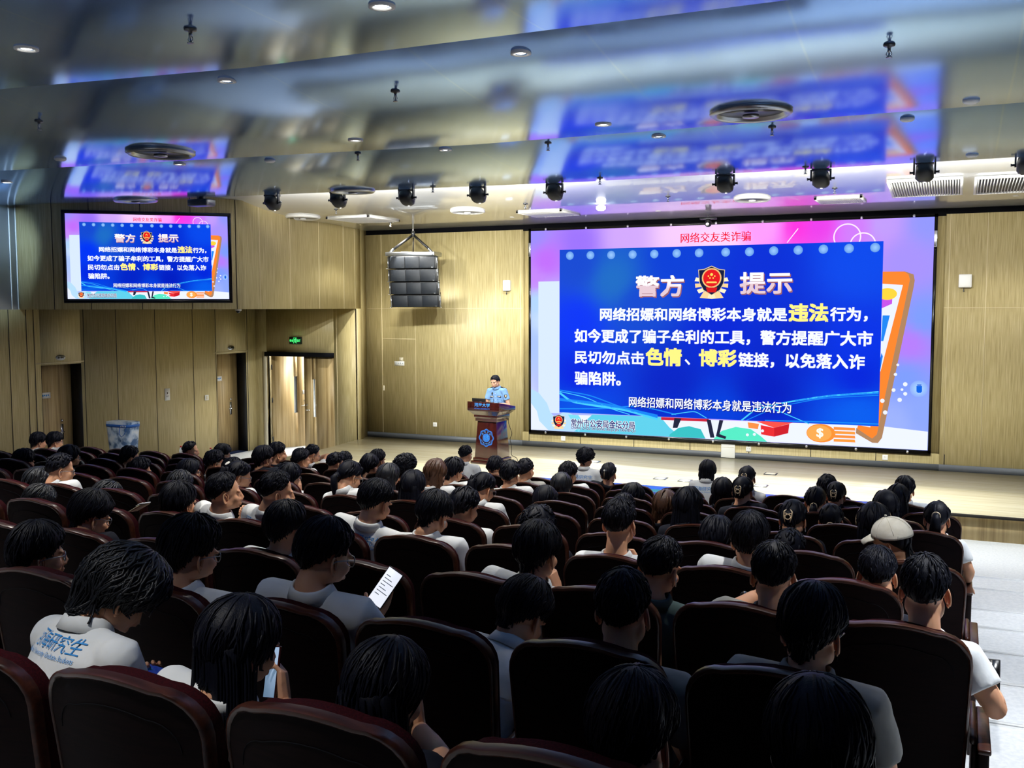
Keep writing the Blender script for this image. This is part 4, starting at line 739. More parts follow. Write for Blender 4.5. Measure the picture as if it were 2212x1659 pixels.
def make_seat():
    t = thing('auditorium_seat', 'seat', 'seat')
    b = MB(); O = outline(.268, .40, SH_, .125); put, k = shell(b, O*[.985, 1]-[0, .004], 0, .012, 'seat_back'); b.build('back_panel', t, smooth=True, angle=40)
    # moulded edge that runs round the back panel
    b = MB(); prof = [(0, .0), (.007, -.006), (.015, -.004), (.018, .008), (.016, .034), (.006, .036)]; R = []
    c = np.array([0, .7])
    for q, (ins, y) in enumerate(prof): P = O.copy(); d_ = P-c; d_ /= np.linalg.norm(d_, axis=1)[:, None]; P = P-d_*(.018-ins); R.append(np.stack([P[:, 0], y-(P[:, 1]-.4)*.144+.06*(P[:, 0]/.28)**2, P[:, 1]], 1))
    R = np.array(R); b.loft(np.transpose(R, (1, 0, 2)), 'seat_rim', cap=True); b.build('edge_moulding', t, smooth=True, angle=60)
    b = MB(); Og = outline(.205, .50, SH_-.085, .085)[1:-1]; b.tube(np.stack([Og[:, 0], -.0005-(Og[:, 1]-.4)*.144+.06*(Og[:, 0]/.28)**2, Og[:, 1]], 1), .0016, 'soot', 5); b.build('panel_groove', t, smooth=True)
    b = MB(); O2 = outline(.245, .46, SH_-.015, .12); shell(b, O2, .03, .10, 'red_cloth'); n_ = len(O2)
    def put2(P, y): return np.stack([P[:, 0], y-(P[:, 1]-.4)*.144+.06*(P[:, 0]/.28)**2, P[:, 1]], 1)
    b.loft([put2(O2, .03), put2(O2*[1.02, 1], .06), put2(O2, .10)], 'red_cloth', cap=False); b.build('back_cushion', t, smooth=True, angle=60)
    b = MB(); b.loft([rr_(.235, .21, z)+[0, .34, 0] for z in (.36, .38, .44, .46)], 'red_cloth'); b.build('seat_cushion', t, smooth=True, angle=50)
    for s in (-1, 1):
        b = MB(); x0, x1 = sorted((s*.264, s*.2905)); b.box((x0, .02, .60), (x1, .40, .635), 'seat_rim'); b.build('armrest', t, bevel=.01)
        b = MB(); x0, x1 = sorted((s*.272, s*.2905)); b.box((x0, .03, 0), (x1, .34, .60), 'seat_wood'); b.build('side_support', t, bevel=.006)
    return t
seat0 = make_seat(); first = True; SEATS = {}
SEATS_N = {-1: 5, 0: 8, 1: 10, 2: 12, 3: 14, 4: 16, 5: 18, 6: 20, 7: 20, 8: 20}
for k in range(-1, 9):
    for n in range(SEATS_N[k]):
        x = seat_x(k, n); o = seat0 if first else copy_tree(seat0); first = False
        o.location = (x, srow_y(k, x)+.144*(SH_-.4), tier_z(k)); SEATS[k, n] = o
        o['label'] = 'maroon theatre seat, %s from the right aisle in the %s row from the stage' % (ORD[n+1], ORD[9-k]); o['group'] = 'theatre seats in rows'
    # wooden end panel on the aisle side
    x = seat_x(k, 0)+.312; t = thing('row_end_panel', 'wooden end panel on the right aisle, %s row from the stage' % ORD[9-k], 'panel', (x, srow_y(k, x)+.05, tier_z(k)), 0, 'wooden end panels along the aisle')
    b = MB(); b.prism([(-.02, 0), (.42, 0), (.44, .54), (.42, .60), (.0, .60)], 0, -.018, .018, 'seat_wood'); b.build('panel', t, bevel=.006); b = MB(); b.box((-.022, -.01, .60), (.024, .43, .62), 'seat_rim'); b.build('cap', t, bevel=.006)
# ------------------------------------------------------------------ people
noise_mat('hair_black', [(.35, (.0022, .0028, .008)), (.65, (.005, .006, .013))], scale=(60, 60, 8), nscale=4, rough=.5, bump=.2, spec=.2)
noise_mat('hair_soft', [(.35, (.006, .008, .013)), (.65, (.016, .017, .022))], scale=(60, 60, 8), nscale=4, rough=.4, bump=.25, spec=.4)
noise_mat('hair_brown', [(.35, (.05, .022, .012)), (.65, (.13, .062, .034))], scale=(60, 60, 8), nscale=4, rough=.38, bump=.25, spec=.5)
mat('skin', C(214, 160, 126), .5, spec=.35, Subsurface_Weight=.12, Subsurface_Scale=.02); mat('skin_pale', C(206, 160, 134), .5, spec=.35); mat('lips', C(176, 92, 84), .45)
noise_mat('shirt_white', [(.4, C(220, 224, 226)), (.6, C(230, 232, 232))], nscale=7, rough=.85, bump=.9, spec=.15, scale=(1, 1, .6))
noise_mat('shirt_grey', [(.4, C(150, 150, 146)), (.6, C(164, 163, 158))], nscale=7, rough=.85, bump=.9, spec=.15, scale=(1, 1, .6))
noise_mat('shirt_green', [(.4, C(66, 84, 84)), (.6, C(78, 96, 96))], nscale=7, rough=.85, bump=.9, spec=.15, scale=(1, 1, .6))
noise_mat('shirt_dark', [(.4, C(24, 26, 36)), (.6, C(34, 36, 46))], nscale=9, rough=.85, bump=.3, spec=.15)
noise_mat('police_blue', [(.4, C(108, 146, 196)), (.6, C(122, 160, 208))], nscale=9, rough=.8, bump=.3, spec=.15)
mat('navy', C(20, 22, 34), .8, spec=.2); mat('eye_white', C(236, 236, 232), .2); mat('iris', C(24, 16, 12), .15); mat('brow', C(22, 16, 16), .7)
mat('frame_metal', (.30, .31, .33), .3, 1); mat('frame_clear', C(210, 214, 220), .15); mat('clip_gold', C(220, 196, 160), .3, .3); mat('clip_white', C(240, 238, 230), .3); mat('band', C(176, 150, 120), .4)
noise_mat('cap_cotton', [(.4, C(214, 209, 194)), (.6, C(226, 222, 208))], nscale=14, rough=.9, bump=.4, spec=.1)
mat('phone_screen', (.9, .93, 1), emit=C(236, 240, 250), es=.95); mat('phone_dim', (.5, .6, .8), emit=C(150, 190, 225), es=.4); mat('phone_game', (.02, .03, .1), emit=C(26, 46, 120), es=.7)
def sst(a, b, x): t = np.clip((x-a)/(b-a), 0, 1); return t*t*(3-2*t)
# ---- one sculpted head with neck; every person's head is a posed copy of it
def sculpt_head(vox):
    b = MB()
    b.ell((0, -.010, .034), (.0745, .095, .088)); b.ell((0, .028, -.025), (.060, .060, .083)); b.ell((0, .036, -.070), (.046, .046, .036)); b.ell((0, .070, -.092), (.020, .017, .017))
    for k in (-1, 1):
        b.ell((k*.036, .058, -.022), (.026, .026, .026)); b.ell((k*.03, .080, .024), (.026, .012, .009)); b.ell((k*.0115, .096, -.031), (.009, .011, .008)); b.ell((k*.050, .0, -.052), (.018, .04, .034))
    b.tube([(0, .086, .020), (0, .098, -.004), (0, .107, -.026)], [.008, .0095, .012]); b.ell((0, .089, -.054), (.022, .011, .0055)); b.ell((0, .087, -.066), (.019, .011, .0065))
    b.tube([(0, -.012, -.03), (0, -.034, -.09), (0, -.05, -.16), (0, -.056, -.21)], [(.056, .060), (.054, .058), (.058, .060), (.075, .068)], n=14)
    for k in (-1, 1): b.tube([(k*.02, -.052, -.135), (k*.07, -.055, -.185), (k*.13, -.055, -.215)], [.036, .04, .042], n=10)
    b.ell((0, -.045, -.23), (.10, .06, .05))
    V, F = b.arrays(); return remesh(V, F, vox, 4, .5)
HV, HF = sculpt_head(.0066); HVf, HFf = sculpt_head(.0105)
def ear_mesh(k):
    """outer ear with a raised rim, bowl and lobe (in head space)"""
    b = MB(); n = 18; a = np.linspace(-.5, 2*math.pi-.9, n); ex, ez = .0165*np.cos(a)*(1+.15*np.sin(a)), .030*np.sin(a)
    rim = np.stack([np.zeros(n)+.004, ex-.002, ez], 1); b.tube(rim, np.r_[.003, np.full(n-2, .0042), .003], None, 6)
    rg = [np.stack([np.full(16, x_), s_*.0165*np.cos(q)*(1+.15*np.sin(q)), s_*.030*np.sin(q)], 1) for x_, s_ in ((-.006, .7), (.0035, 1.), (.001, .75), (-.002, .45), (-.002, .1)) for q in [np.arange(16)*2*math.pi/16]]
    b.loft(rg, None); b.ell((.001, .004, -.031), (.004, .008, .009), None, 8, 6); b.tube([(.003, -.004, .018), (.0035, .006, .006), (.003, .008, -.012)], .003, None, 5)
    V, F = b.arrays(); V[:, 0] *= k
    if k < 0: F = [f[::-1] for f in F]
    return xf(V, T(k*.0735, -.004, -.010)@RZ(k*.45)@RX(-.12)@RY(k*-.12)), F
EARS = [ear_mesh(-1), ear_mesh(1)]
HB = BVHTree.FromPolygons([Vector(v) for v in HV], HF)
HC = np.array([0, -.008, .028])
NT, NP = 72, 40
SK = np.zeros((NT, NP))
for i in range(NT):
    for j in range(NP):
        th = 2*math.pi*i/NT; ph = math.radians(90-145*j/(NP-1)); d = Vector((math.sin(th)*math.cos(ph), math.cos(th)*math.cos(ph), math.sin(ph)))
        h = HB.ray_cast(Vector(HC)+d*.4, -d); SK[i, j] = (h[0]-Vector(HC)).length if h[0] else .1
SK = np.minimum(SK, .135)
def skull(th, ph):      # head radius in a direction (radians; 0 = face, +90 = crown)
    i = (th/(2*math.pi)*NT) % NT; j = np.clip((90-np.degrees(ph))/145*(NP-1), 0, NP-1.001); i0 = np.floor(i).astype(int) % NT; j0 = np.floor(j).astype(int); fi = i-np.floor(i); fj = j-j0; i1 = (i0+1) % NT
    return (SK[i0, j0]*(1-fi)+SK[i1, j0]*fi)*(1-fj)+(SK[i0, j0+1]*(1-fi)+SK[i1, j0+1]*fi)*fj
LINE_A = np.array([0, 25, 45, 62, 78, 95, 112, 135, 160, 180.])
LINES = {  # hairline height by angle from the face, then thickness at crown / sides / edge, edge roughness, locks, lock length
 'crop':  ([44, 40, 28, 14, 2, 6, -10, -24, -30, -31], .022, .008, .003, .006, 170, .03),
 'short': ([34, 30, 18, 8, -2, 4, -12, -28, -35, -36], .034, .016, .005, .008, 240, .05),
 'spiky': ([30, 26, 16, 6, -4, 2, -14, -30, -39, -40], .044, .022, .008, .010, 340, .07),
 'mop':   ([20, 18, 10, 0, -6, 2, -14, -33, -42, -43], .040, .021, .007, .010, 300, .075),
 'wavy':  ([14, 12, 2, -14, -26, -26, -34, -46, -55, -56], .052, .042, .020, .014, 460, .10),
 'curly': ([24, 20, 12, 0, -6, -2, -16, -32, -40, -42], .046, .030, .014, .016, 300, .05),
 'bob':   ([24, 20, 4, -18, -40, -46, -50, -54, -55, -55], .028, .026, .016, .006, 120, .07),
 'long':  ([26, 22, 6, -16, -36, -44, -50, -54, -55, -55], .024, .022, .018, .004, 110, .08),
 'tied':  ([34, 29, 18, 4, -5, 1, -13, -30, -40, -42], .018, .012, .006, .003, 60, .06),
 'cap':   ([30, 26, 16, 6, -4, -2, -20, -40, -50, -52], .012, .012, .008, .004, 60, .05)}
def hair_cap(b, style, rng, m, near):
    ln, tt, ts, te, rough, nl, ll = LINES[style]; nt, ns = (84, 30) if near else (48, 16)
    th = np.arange(nt)*2*math.pi/nt; A = np.degrees(np.abs((th+math.pi) % (2*math.pi)-math.pi)); pe = np.interp(A, LINE_A, ln)+np.array([rng.gauss(0, 1) for _ in th])*rough*160
    pz = rng.uniform(0, 6, 8) if hasattr(rng, 'uniform_') else [rng.random()*6 for _ in range(8)]
    R = []
    def surf(s, th, pe_):
        ph = np.radians(90-(90-pe_)*s); r0 = skull(th, ph); up = np.clip(np.sin(ph), 0, 1)
        t = ts+(tt-ts)*up**1.2; t = t*(1-sst(.80, 1., s))+te*sst(.80, 1., s)
        wob = rough*.22*(np.sin(th*7+pz[0]+3*s)+.7*np.sin(th*13+pz[1]-4*s)+.6*np.sin(th*23+pz[2]+6*s)+.5*np.sin(3*th+pz[3])*np.sin(7*s+pz[4]))*sst(.05, .4, s)
        r = r0+t+wob
        return HC+np.stack([np.sin(th)*np.cos(ph)*r, np.cos(th)*np.cos(ph)*r, np.sin(ph)*r], -1)
    for j in range(ns+1): R.append(surf(np.full(nt, max(j/ns, .012)), th, pe))
    ph = np.radians(pe); r0 = skull(th, ph)-.012; R.append(HC+np.stack([np.sin(th)*np.cos(ph)*r0, np.cos(th)*np.cos(ph)*r0, np.sin(ph)*r0], -1))
    b.loft(R, m, cap=True)
    nl = int(nl*(2.6 if near else .5)); wd = .0030 if near else .0075
    curl = {'wavy': .9, 'curly': 1.6}.get(style, .2); wild = {'wavy': 1., 'curly': 1., 'spiky': 1.}.get(style, .4)
    k = 6
    for _ in range(nl):      # locks of hair that follow the crown outwards and lift off a little
        t0 = rng.random()*2*math.pi; s0 = rng.random()**.6*.84; dth = rng.gauss(0, .28)+.22; L = ll*(.6+.8*rng.random()); P = []
        p_e = np.interp(math.degrees(abs((t0+math.pi) % (2*math.pi)-math.pi)), LINE_A, ln); lift = rng.random()**2*.011*wild; ph0 = rng.random()*6
        f = np.arange(k)/(k-1); s = np.clip(s0+f*L/.17, .02, 1.06); tq = t0+dth*f*L/.09*(.25+s0)+curl*.12*np.sin(f*7+ph0)
        Q = surf(s, tq, np.full(k, p_e)); d_ = Q-HC; d_ /= np.linalg.norm(d_, axis=1)[:, None]; P = Q+d_*(.0006+lift*np.sin(f*2.2))[:, None]
        tw = np.array([.6, 1, 1, .85, .6, .12])*wd; b.tube(P, np.stack([tw*1.6, tw*.7], 1), m, 4, cap=False)
    return surf
def fall(b, rng, m, H, top_z, L, w0, w1, dpt, yb, near, yaw):
    """hair that hangs down behind: sections in the person's upright frame, from the head down the back"""
    n = 56 if near else 28; a = np.arange(n)*2*math.pi/n; pz = [rng.random()*6 for _ in range(4)]; R = []
    for q in np.linspace(0, 1, 12):
        w_ = w0+(w1-w0)*q; w_ *= 1+.10*math.sin(q*2.6); d_ = dpt*(1-.35*q); y = yb[0]+(yb[1]-yb[0])*sst(0, 1, q)
        if q > .93: w_ *= .9; d_ *= .7
        rp = 1+.022*np.sin(9*a+pz[0]+q)+.016*np.sin(17*a+pz[1])+.012*np.sin(27*a+pz[2]-q)
        R.append(np.stack([w_*np.sign(np.cos(a))*np.abs(np.cos(a))**.8*rp, y+d_*np.sin(a)*rp, np.full(n, top_z-L*q)+.012*np.sin(11*a+pz[3])*(q > .9)], 1))
    ins = [np.stack([R[0][:, 0]*q, yb[0]+.02+(R[0][:, 1]-yb[0])*q, np.full(n, top_z+dz)], 1) for q, dz in ((.25, .055), (.62, .044), (.88, .022))]
    M = T(*H)@RZ(-yaw); b.loft([xf(r, M) for r in ins+R], m)
    for _ in range(150 if near else 40):      # separate strands down the outside
        j = rng.randrange(n); q0 = rng.random()*.35; q1 = q0+.35+.35*rng.random(); P = []
        for q in np.linspace(q0, min(q1, 1.03), 7): i_ = min(q, 1)*11; a_ = R[min(int(i_), 10)][j]; c_ = R[min(int(i_)+1, 11)][j]; p = a_+(c_-a_)*(i_-int(i_)); cc = np.array([0, yb[0]+(yb[1]-yb[0])*q, p[2]]); P.append(p+(p-cc)*.025-[0, 0, max(q-1, 0)*L])
        b.tube(xf(P, M), np.array([.3, 1, 1, 1, 1, .8, .1])*(.0045 if near else .007), m, 4, cap=False)
def glasses(b, m):
    for k in (-1, 1):
        a = np.arange(17)*2*math.pi/16; b.tube(np.stack([k*.032+.024*np.sign(np.cos(a))*np.abs(np.cos(a))**.7, .094-.10*np.abs(k*.032+.024*np.cos(a))**1.2, .006+.020*np.sin(a)], 1), .0022, m, 5)
        b.tube([(k*.056, .088, .012), (k*.072, .074, .013), (k*.0795, .02, .010), (k*.079, -.006, .004), (k*.077, -.018, -.012)], .0021, m, 5)
    b.tube([(-.009, .099, .010), (0, .102, .013), (.009, .099, .010)], .002, m, 5)
# ---- hands: palm, five jointed fingers and a thumb, one surface
def hand_mesh(curl, thumb, spread=.1, vox=.0032, side=1):
    """wrist at the origin, fingers along +Y, palm towards -Z, thumb on the +X side (side=1)"""
    b = MB(); b.loft([[(sx*w_*.5+x0, y, z) for sx, z in ((-1, .0), (-.7, h), (.0, h*1.15), (.7, h), (1, 0), (.75, -h), (0, -h*1.1), (-.75, -h))] for y, w_, h, x0 in ((-.03, .048, .019, 0), (0, .052, .018, 0), (.03, .070, .0155, .002), (.065, .080, .014, 0), (.092, .078, .012, -.001))])
    for i, (x, L, r) in enumerate(((.030, .072, .0088), (.0105, .080, .0090), (-.0095, .074, .0086), (-.0285, .058, .0076))):
        c = curl[i] if not np.isscalar(curl) else curl; P = [np.array([x*.95, .07, 0]), np.array([x, .09, .001])]; ang_ = 0; sp = (x/.03)*spread*.6
        for seg, fr_ in zip((.46, .30, .26), (.8, 1.1, .8)):
            ang_ += c*fr_; P.append(P[-1]+L*seg*np.array([math.sin(sp)*math.cos(ang_), math.cos(sp)*math.cos(ang_), -math.sin(ang_)]))
        b.tube(P, [r*1.15, r*1.1, r, r*.92, r*.72], None, 8); b.ell(P[-1], (r*.74,)*3, None, 8, 6)
    P = [np.array(p) for p in ((.022, .012, -.004), (.040, .034, -.010))]; d_ = np.array([math.sin(.75-.5*thumb), math.cos(.75-.5*thumb), -.25-.8*thumb]); d_ /= np.linalg.norm(d_); P.append(P[-1]+.034*d_); d2 = d_+np.array([-.35*thumb, .25, -.15*thumb]); d2 /= np.linalg.norm(d2); P.append(P[-1]+.028*d2)
    b.tube(P, [.015, .0125, .0105, .008], None, 8); b.ell(P[-1], (.0082,)*3, None, 8, 6)
    V, F = b.arrays(); V, F = remesh(V, F, vox, 2, .5)
    if side < 0: V = V*[-1, 1, 1]; F = [f[::-1] for f in F]
    return V, F
_hc = {}
def hand(kind, side, fine):
    k = (kind, side, fine)
    if k not in _hc: _hc[k] = hand_mesh(*{'rest': ((.35, .4, .45, .5), .3), 'hold': ((.75, .8, .8, .85), .55), 'fist': ((1.25, 1.3, 1.3, 1.35), .9), 'open': ((.2, .15, .2, .25), .1), 'flat': ((.12, .1, .14, .3), .5)}[kind], vox=.0034 if fine else .006, side=side)
    return _hc[k]
def frame(y, z):      # rotation whose Y axis is y and Z axis near z
    y = np.asarray(y, float)/np.linalg.norm(y); x = np.cross(y, z); x /= np.linalg.norm(x); z = np.cross(x, y); M = np.eye(4); M[:3, 0] = x; M[:3, 1] = y; M[:3, 2] = z; return M
def arm(b, S_, E_, W_, m, hk='rest', side=1, fine=False, palm=(0, 0, -1), fdir=None, r=1.):
    """bare arm from under the sleeve to the fingertips"""
    S_, E_, W_ = (np.asarray(q, float) for q in (S_, E_, W_)); t = lambda a, c, f: a+(c-a)*f
    P = [t(S_, E_, .15), t(S_, E_, .5), t(S_, E_, .85), E_, t(E_, W_, .18), t(E_, W_, .45), t(E_, W_, .75), W_]
    b.tube(P, np.array([.048, .046, .042, .041, .043, .040, .032, .0265])*r, m, 14)
    fd = (W_-E_) if fdir is None else np.asarray(fdir, float); V, F = hand(hk, side, fine); M = frame(fd, -np.asarray(palm, float)); M[:3, 3] = W_
    b.add(xf(V, M), F, m); return M
PEOPLE = []
def build_person(key, H, hp, yaw, pitch, roll, seat, floor, style, label, shirt='shirt_white', hairm='hair_black', near=False, prt=None, arms=None, acc='', hs=1.03, female=False, byaw=0., group='audience in the seats', cap=None, stand=False, skin='skin', shw=None, Nw=None, nk=.074):
    rng = random.Random(hash(key) & 0xffff if not isinstance(key, int) else key); H = np.array(H, float); hp = np.array(hp, float)
    O = np.array([hp[0], hp[1], floor]); hv, hf = (HV, HF) if near else (HVf, HFf)
    Hm = T(*H)@RZ(-yaw)@RX(-pitch)@RY(roll)@Matrix.Scale(hs, 4)
    piv = np.array(Hm@Vector((0, -.022, -.055)))
    na = .22+.55*pitch; ndir = np.array([math.sin(byaw)*math.sin(na), math.cos(byaw)*math.sin(na), math.cos(na)])
    N = piv-ndir*nk*hs if Nw is None else np.array(Nw, float)          # base of the neck
    up = N-hp; up /= np.linalg.norm(up); lat = np.array([math.cos(byaw), -math.sin(byaw), 0]); lat -= up*(lat@up); lat /= np.linalg.norm(lat); fwd = np.cross(up, lat)
    # chest turns less than the spine leans: the neck base frame
    Nm = np.eye(4); Nm[:3, 0] = lat; Nm[:3, 1] = fwd; Nm[:3, 2] = up; Nm[:3, 3] = N
    loc0 = (hv-[0, -.052, -.165])*hs
    Pn = xf(loc0, Nm); Ph = xf(hv, Hm); w_ = sst(-.165, -.055, hv[:, 2])[:, None]
    skinM = skin; b = MB(); b.add(Pn*(1-w_)+Ph*w_, hf, skinM)
    for V, F in EARS: b.add(xf(V, Hm), F, skinM)
    sw = shw or (.170 if female else .192)
    Sh = [N+lat*k*sw-up*.052+fwd*.012 for k in (-1, 1)]
    if stand: pass
    A_ = arms or {}
    El, Wr, sleeves = [], [], []
    for k in (-1, 1):
        a = A_.get(k, {}); E_ = np.array(a['E']) if 'E' in a else Sh[(k+1)//2]+lat*k*.055+np.array([0, .06, -.255]); W_ = np.array(a['W']) if 'W' in a else np.array([hp[0]+k*.10, max(E_[1]+.19, hp[1]+.22), floor+.655])
        a['M'] = arm(b, Sh[(k+1)//2], E_, W_, skinM, a.get('hand', 'rest'), k*a.get('flip', 1), near and 'hand' in a, a.get('palm', (0, 0, -1)), a.get('fdir'), .92 if female else 1.)
        El.append(E_); Wr.append(W_); A_[k] = a
    root = b.build('person', None, True, loc=O); tag(root, label, 'person', group)
    # shirt: torso, shoulders and short sleeves as one surface, then a turned-down collar
    b = MB(); back = -fwd*.016; L = np.linalg.norm(N-hp)
    secs = [(0, .172, .125), (.2, .160, .118), (.45, .166, .108), (.68, .180, .110), (.84, .182, .100), (.93, .150, .088), (1.0, .085, .075), (1.03, .066, .066)]
    R = []; a = np.arange(22)*2*math.pi/22; f_ = .93 if female else 1.
    for s_, wx, wy in secs:
        c = hp+up*L*s_+back*math.sin(min(s_, 1)*math.pi)*1.4+fwd*(.0 if s_ < .8 else .0); e = .85
        R.append(c+np.outer(np.sign(np.cos(a))*np.abs(np.cos(a))**e*wx*f_, lat)+np.outer(np.sign(np.sin(a))*np.abs(np.sin(a))**e*wy*f_, fwd))
    b.loft(R)
    for i, k in enumerate((-1, 1)):
        S_ = Sh[i]; e_ = S_+(El[i]-S_)*.62; b.tube([N+lat*k*.06-up*.03, S_+up*.005, S_+(e_-S_)*.5, e_], np.array([.062, .075, .073, .072])*f_, None, 14); b.ell(S_, (.070*f_,)*3)
    V, F = b.arrays(); V, F = remesh(V, F, .011 if near else .017, 5, .5)
    sh = MB(); sh.add(V, F, shirt); so = sh.build('shirt', root, True, loc=O)
    c = MB(); a = np.arange(32)*2*math.pi/32; cn = N+up*.014+fwd*.006; rg = []
    tilt_ = .30
    for rr0, hh, op in ((.064, .0, 0), (.062, .034, 0), (.066, .040, 0), (.074, .034, .3), (.090, -.008, 1), (.084, -.010, 1)):
        rg.append(cn+np.outer(np.cos(a)*rr0*1.06, lat)+np.outer(np.sin(a)*rr0, fwd)+np.outer(hh-.020*np.maximum(np.sin(a), 0)-.0*op, up))
    c.loft(rg, shirt, cap=False); c.build('collar', so, True, loc=None); c_ = so.children[0]
    me = c_.data; co = np.empty(len(me.vertices)*3, np.float32); me.vertices.foreach_get('co', co); me.vertices.foreach_set('co', (co.reshape(-1, 3)-O).astype(np.float32).ravel()); me.update()
    if prt:      # the printing across the shoulders
        bv = BVHTree.FromPolygons([Vector(v) for v in V], F); pb_ = MB(); cen = hp+up*L*prt.get('at', .72)
        for body, w2, h2, dz_, tk in (('河海研究生', prt.get('w', .30), .05, 0, 'print_blue'), ('Hohai University Graduate Students', prt.get('w', .30), .021, -.042, 'print_blue')):
            A, Ft, _ = text_mesh(body, .0, 1); Vt = []
            for q in A:
                o_ = cen+lat*((q[0]-.5)*w2)+up*((q[1]-.5)*h2+dz_)-fwd*.5; h = bv.ray_cast(Vector(o_), Vector(fwd)); Vt.append(np.array(h[0])-fwd*.004 if h[0] else o_+fwd*.4)
            pb_.add(Vt, Ft, tk)
        pb_.build('printed_text', so, False, loc=None); q = [x for x in so.children if x.name.startswith('printed_text')][0]; me = q.data; co = np.empty(len(me.vertices)*3, np.float32); me.vertices.foreach_get('co', co); me.vertices.foreach_set('co', (co.reshape(-1, 3)-O).astype(np.float32).ravel()); me.update()
    if 'watch' in acc:
        q = MB(); Mw = np.array(A_[-1]['M']); q.tube(xf([(.031*math.cos(x), -.035, .024*math.sin(x)) for x in np.linspace(0, 6.2832, 19)], Mw), [(.004, .009)]*19, 'chrome', 6); q.lathe([(.017, 0), (.017, .008), (.001, .009)], 'dark_steel', 14, Matrix(Mw)@T(0, -.035, .022)); q.build('wristwatch', root, True, loc=O)
    # trousers
    t = MB()
    if stand:
        for k in (-1, 1): t.tube([hp+lat*k*.05+[0, 0, .06], hp+lat*k*.085+[0, 0, -.1], hp+lat*k*.09+[0, 0, -.45], hp+lat*k*.09+[0, -.01, floor-hp[2]+.07]], [.125, .098, .072, .062], 'navy', 14)
        t.ell(hp+[0, 0, .03], (.165, .115, .11), 'navy')
    else:
        for k in (-1, 1):
            kn = np.array([hp[0]+k*.11, hp[1]+.42, floor+.50]); t.tube([hp+[k*.075, -.03, -.02], hp+[k*.09, .16, .0], kn, kn+[0, .035, -.06], [kn[0], kn[1]-.02, floor+.06]], [.095, .085, .068, .062, .055], 'navy', 12)
        t.ell(hp+[0, 0, -.0], (.17, .125, .10), 'navy')
    t.build('trousers', root, True, loc=O)
    for k in (-1, 1):
        fx_ = (hp+lat*k*.09)[0] if stand else hp[0]+k*.11; fy_ = hp[1]+.03 if stand else hp[1]+.44; s_ = MB(); s_.loft([[(fx_+w2*x, fy_+y, floor+z*h2) for x, z in ((-1, 0), (-1, .5), (-.6, 1), (.6, 1), (1, .5), (1, 0))] for y, w2, h2 in ((-.10, .03, .07), (-.05, .037, .085), (.05, .04, .06), (.12, .04, .045), (.155, .022, .03))], 'black'); s_.build('shoe', root, True, loc=O)
    # hair
    base = {'pony': 'tied', 'bun': 'tied', 'pin': 'tied'}.get(style, style); b = MB(); hc = MB(); hair_cap(hc, base, rng, hairm, near)
    V, F = hc.arrays(); b.add(xf(V, Hm), F, hairm)
    if style in ('long', 'bob'):
        up_ = H+np.array(Hm.to_3x3()@Vector((0, -.012, 0)))
        fall(b, rng, hairm, up_, .035, .42 if style == 'long' else .17, .088, .105 if style == 'long' else .090, .070, (-.030-.02*math.sin(pitch), -.075 if style == 'long' else -.040), near, yaw*.7)
    if style == 'pony':
        q = Hm; low = acc.find('low') >= 0; z0 = -.02 if low else .045; P0 = np.array(q@Vector((0, -.105, z0))); bk = np.array(q.to_3x3()@Vector((0, -1, .1))); bk /= np.linalg.norm(bk)
        b.tube([P0-bk*.02, P0+bk*.025, P0+bk*.05+[0, 0, -.03], P0+bk*.05+[0, 0, -.10], P0+bk*.035+[0, 0, -.18], P0+bk*.02+[0, 0, -.26]], [(.02, .02), (.024, .022), (.034, .028), (.036, .028), (.028, .022), (.010, .008)], hairm, 14)
        for _ in range(26 if near else 10):
            d1_ = rng.gauss(0, .014); d2_ = rng.gauss(0, .010); b.tube([P0+bk*.035+[d1_*.5, 0, d2_], P0+bk*(.055+d2_)+[d1_, 0, -.08], P0+bk*(.045+d2_)+[d1_*1.6, 0, -.17-.08*rng.random()], P0+bk*.03+[d1_*1.8, 0, -.24-.04*rng.random()]], [.006, .008, .006, .001], hairm, 4, cap=False)
    if style in ('bun', 'pin'):
        P0 = Hm@Vector((0, -.112, .012)); M = T(*P0)@RZ(-yaw)@RX(-pitch); b.ell((0, 0, 0), (.048, .040, .060), hairm, 20, 14, M)
        V0 = b.V[-1]; b.V[-1] = V0+np.array(P0)*0
        for _ in range(40 if near else 16):
            a0 = rng.random()*6.28; P = [np.array(M@Vector((.048*1.02*math.cos(a0+f)*math.cos(f*.9-.6), -.041*abs(math.sin(a0*.5+f))-.004, .06*math.sin(f*1.6-1)))) for f in np.linspace(0, 1.4, 6)]; b.tube(P, [.003, .005, .005, .005, .004, .001], hairm, 4, cap=False)
    b.build('hair', root, True, loc=O)
    g = MB()
    if 'g' in acc.split(): glasses(g, 'frame_clear' if 'clear' in acc else 'frame_metal'); V, F = g.arrays(); q = MB(); q.add(xf(V, Hm), F, g.mats[0]); q.build('glasses', root, True, loc=O)
    if 'clip' in acc or 'wclip' in acc:
        q = MB(); M = Hm@T(0, -.158, .03)@RX(-.15); cm = 'clip_white' if 'wclip' in acc else 'clip_gold'
        for k in (-1, 1): q.tube(xf([(k*.012, 0, .045), (k*.026, -.004, .03), (k*.024, -.006, -.005), (k*.016, -.002, -.04)], M), [.003, .005, .005, .003], cm, 7)
        q.tube(xf([(.018*math.cos(x), -.006, -.005+.016*math.sin(x)) for x in np.linspace(0, 6.28, 15)], M), .004, cm, 6); q.tube(xf([(-.026, -.002, .022), (0, -.008, .012), (.026, -.002, .022)], M), .0035, cm, 6); q.build('hair_clip', root, True, loc=O)
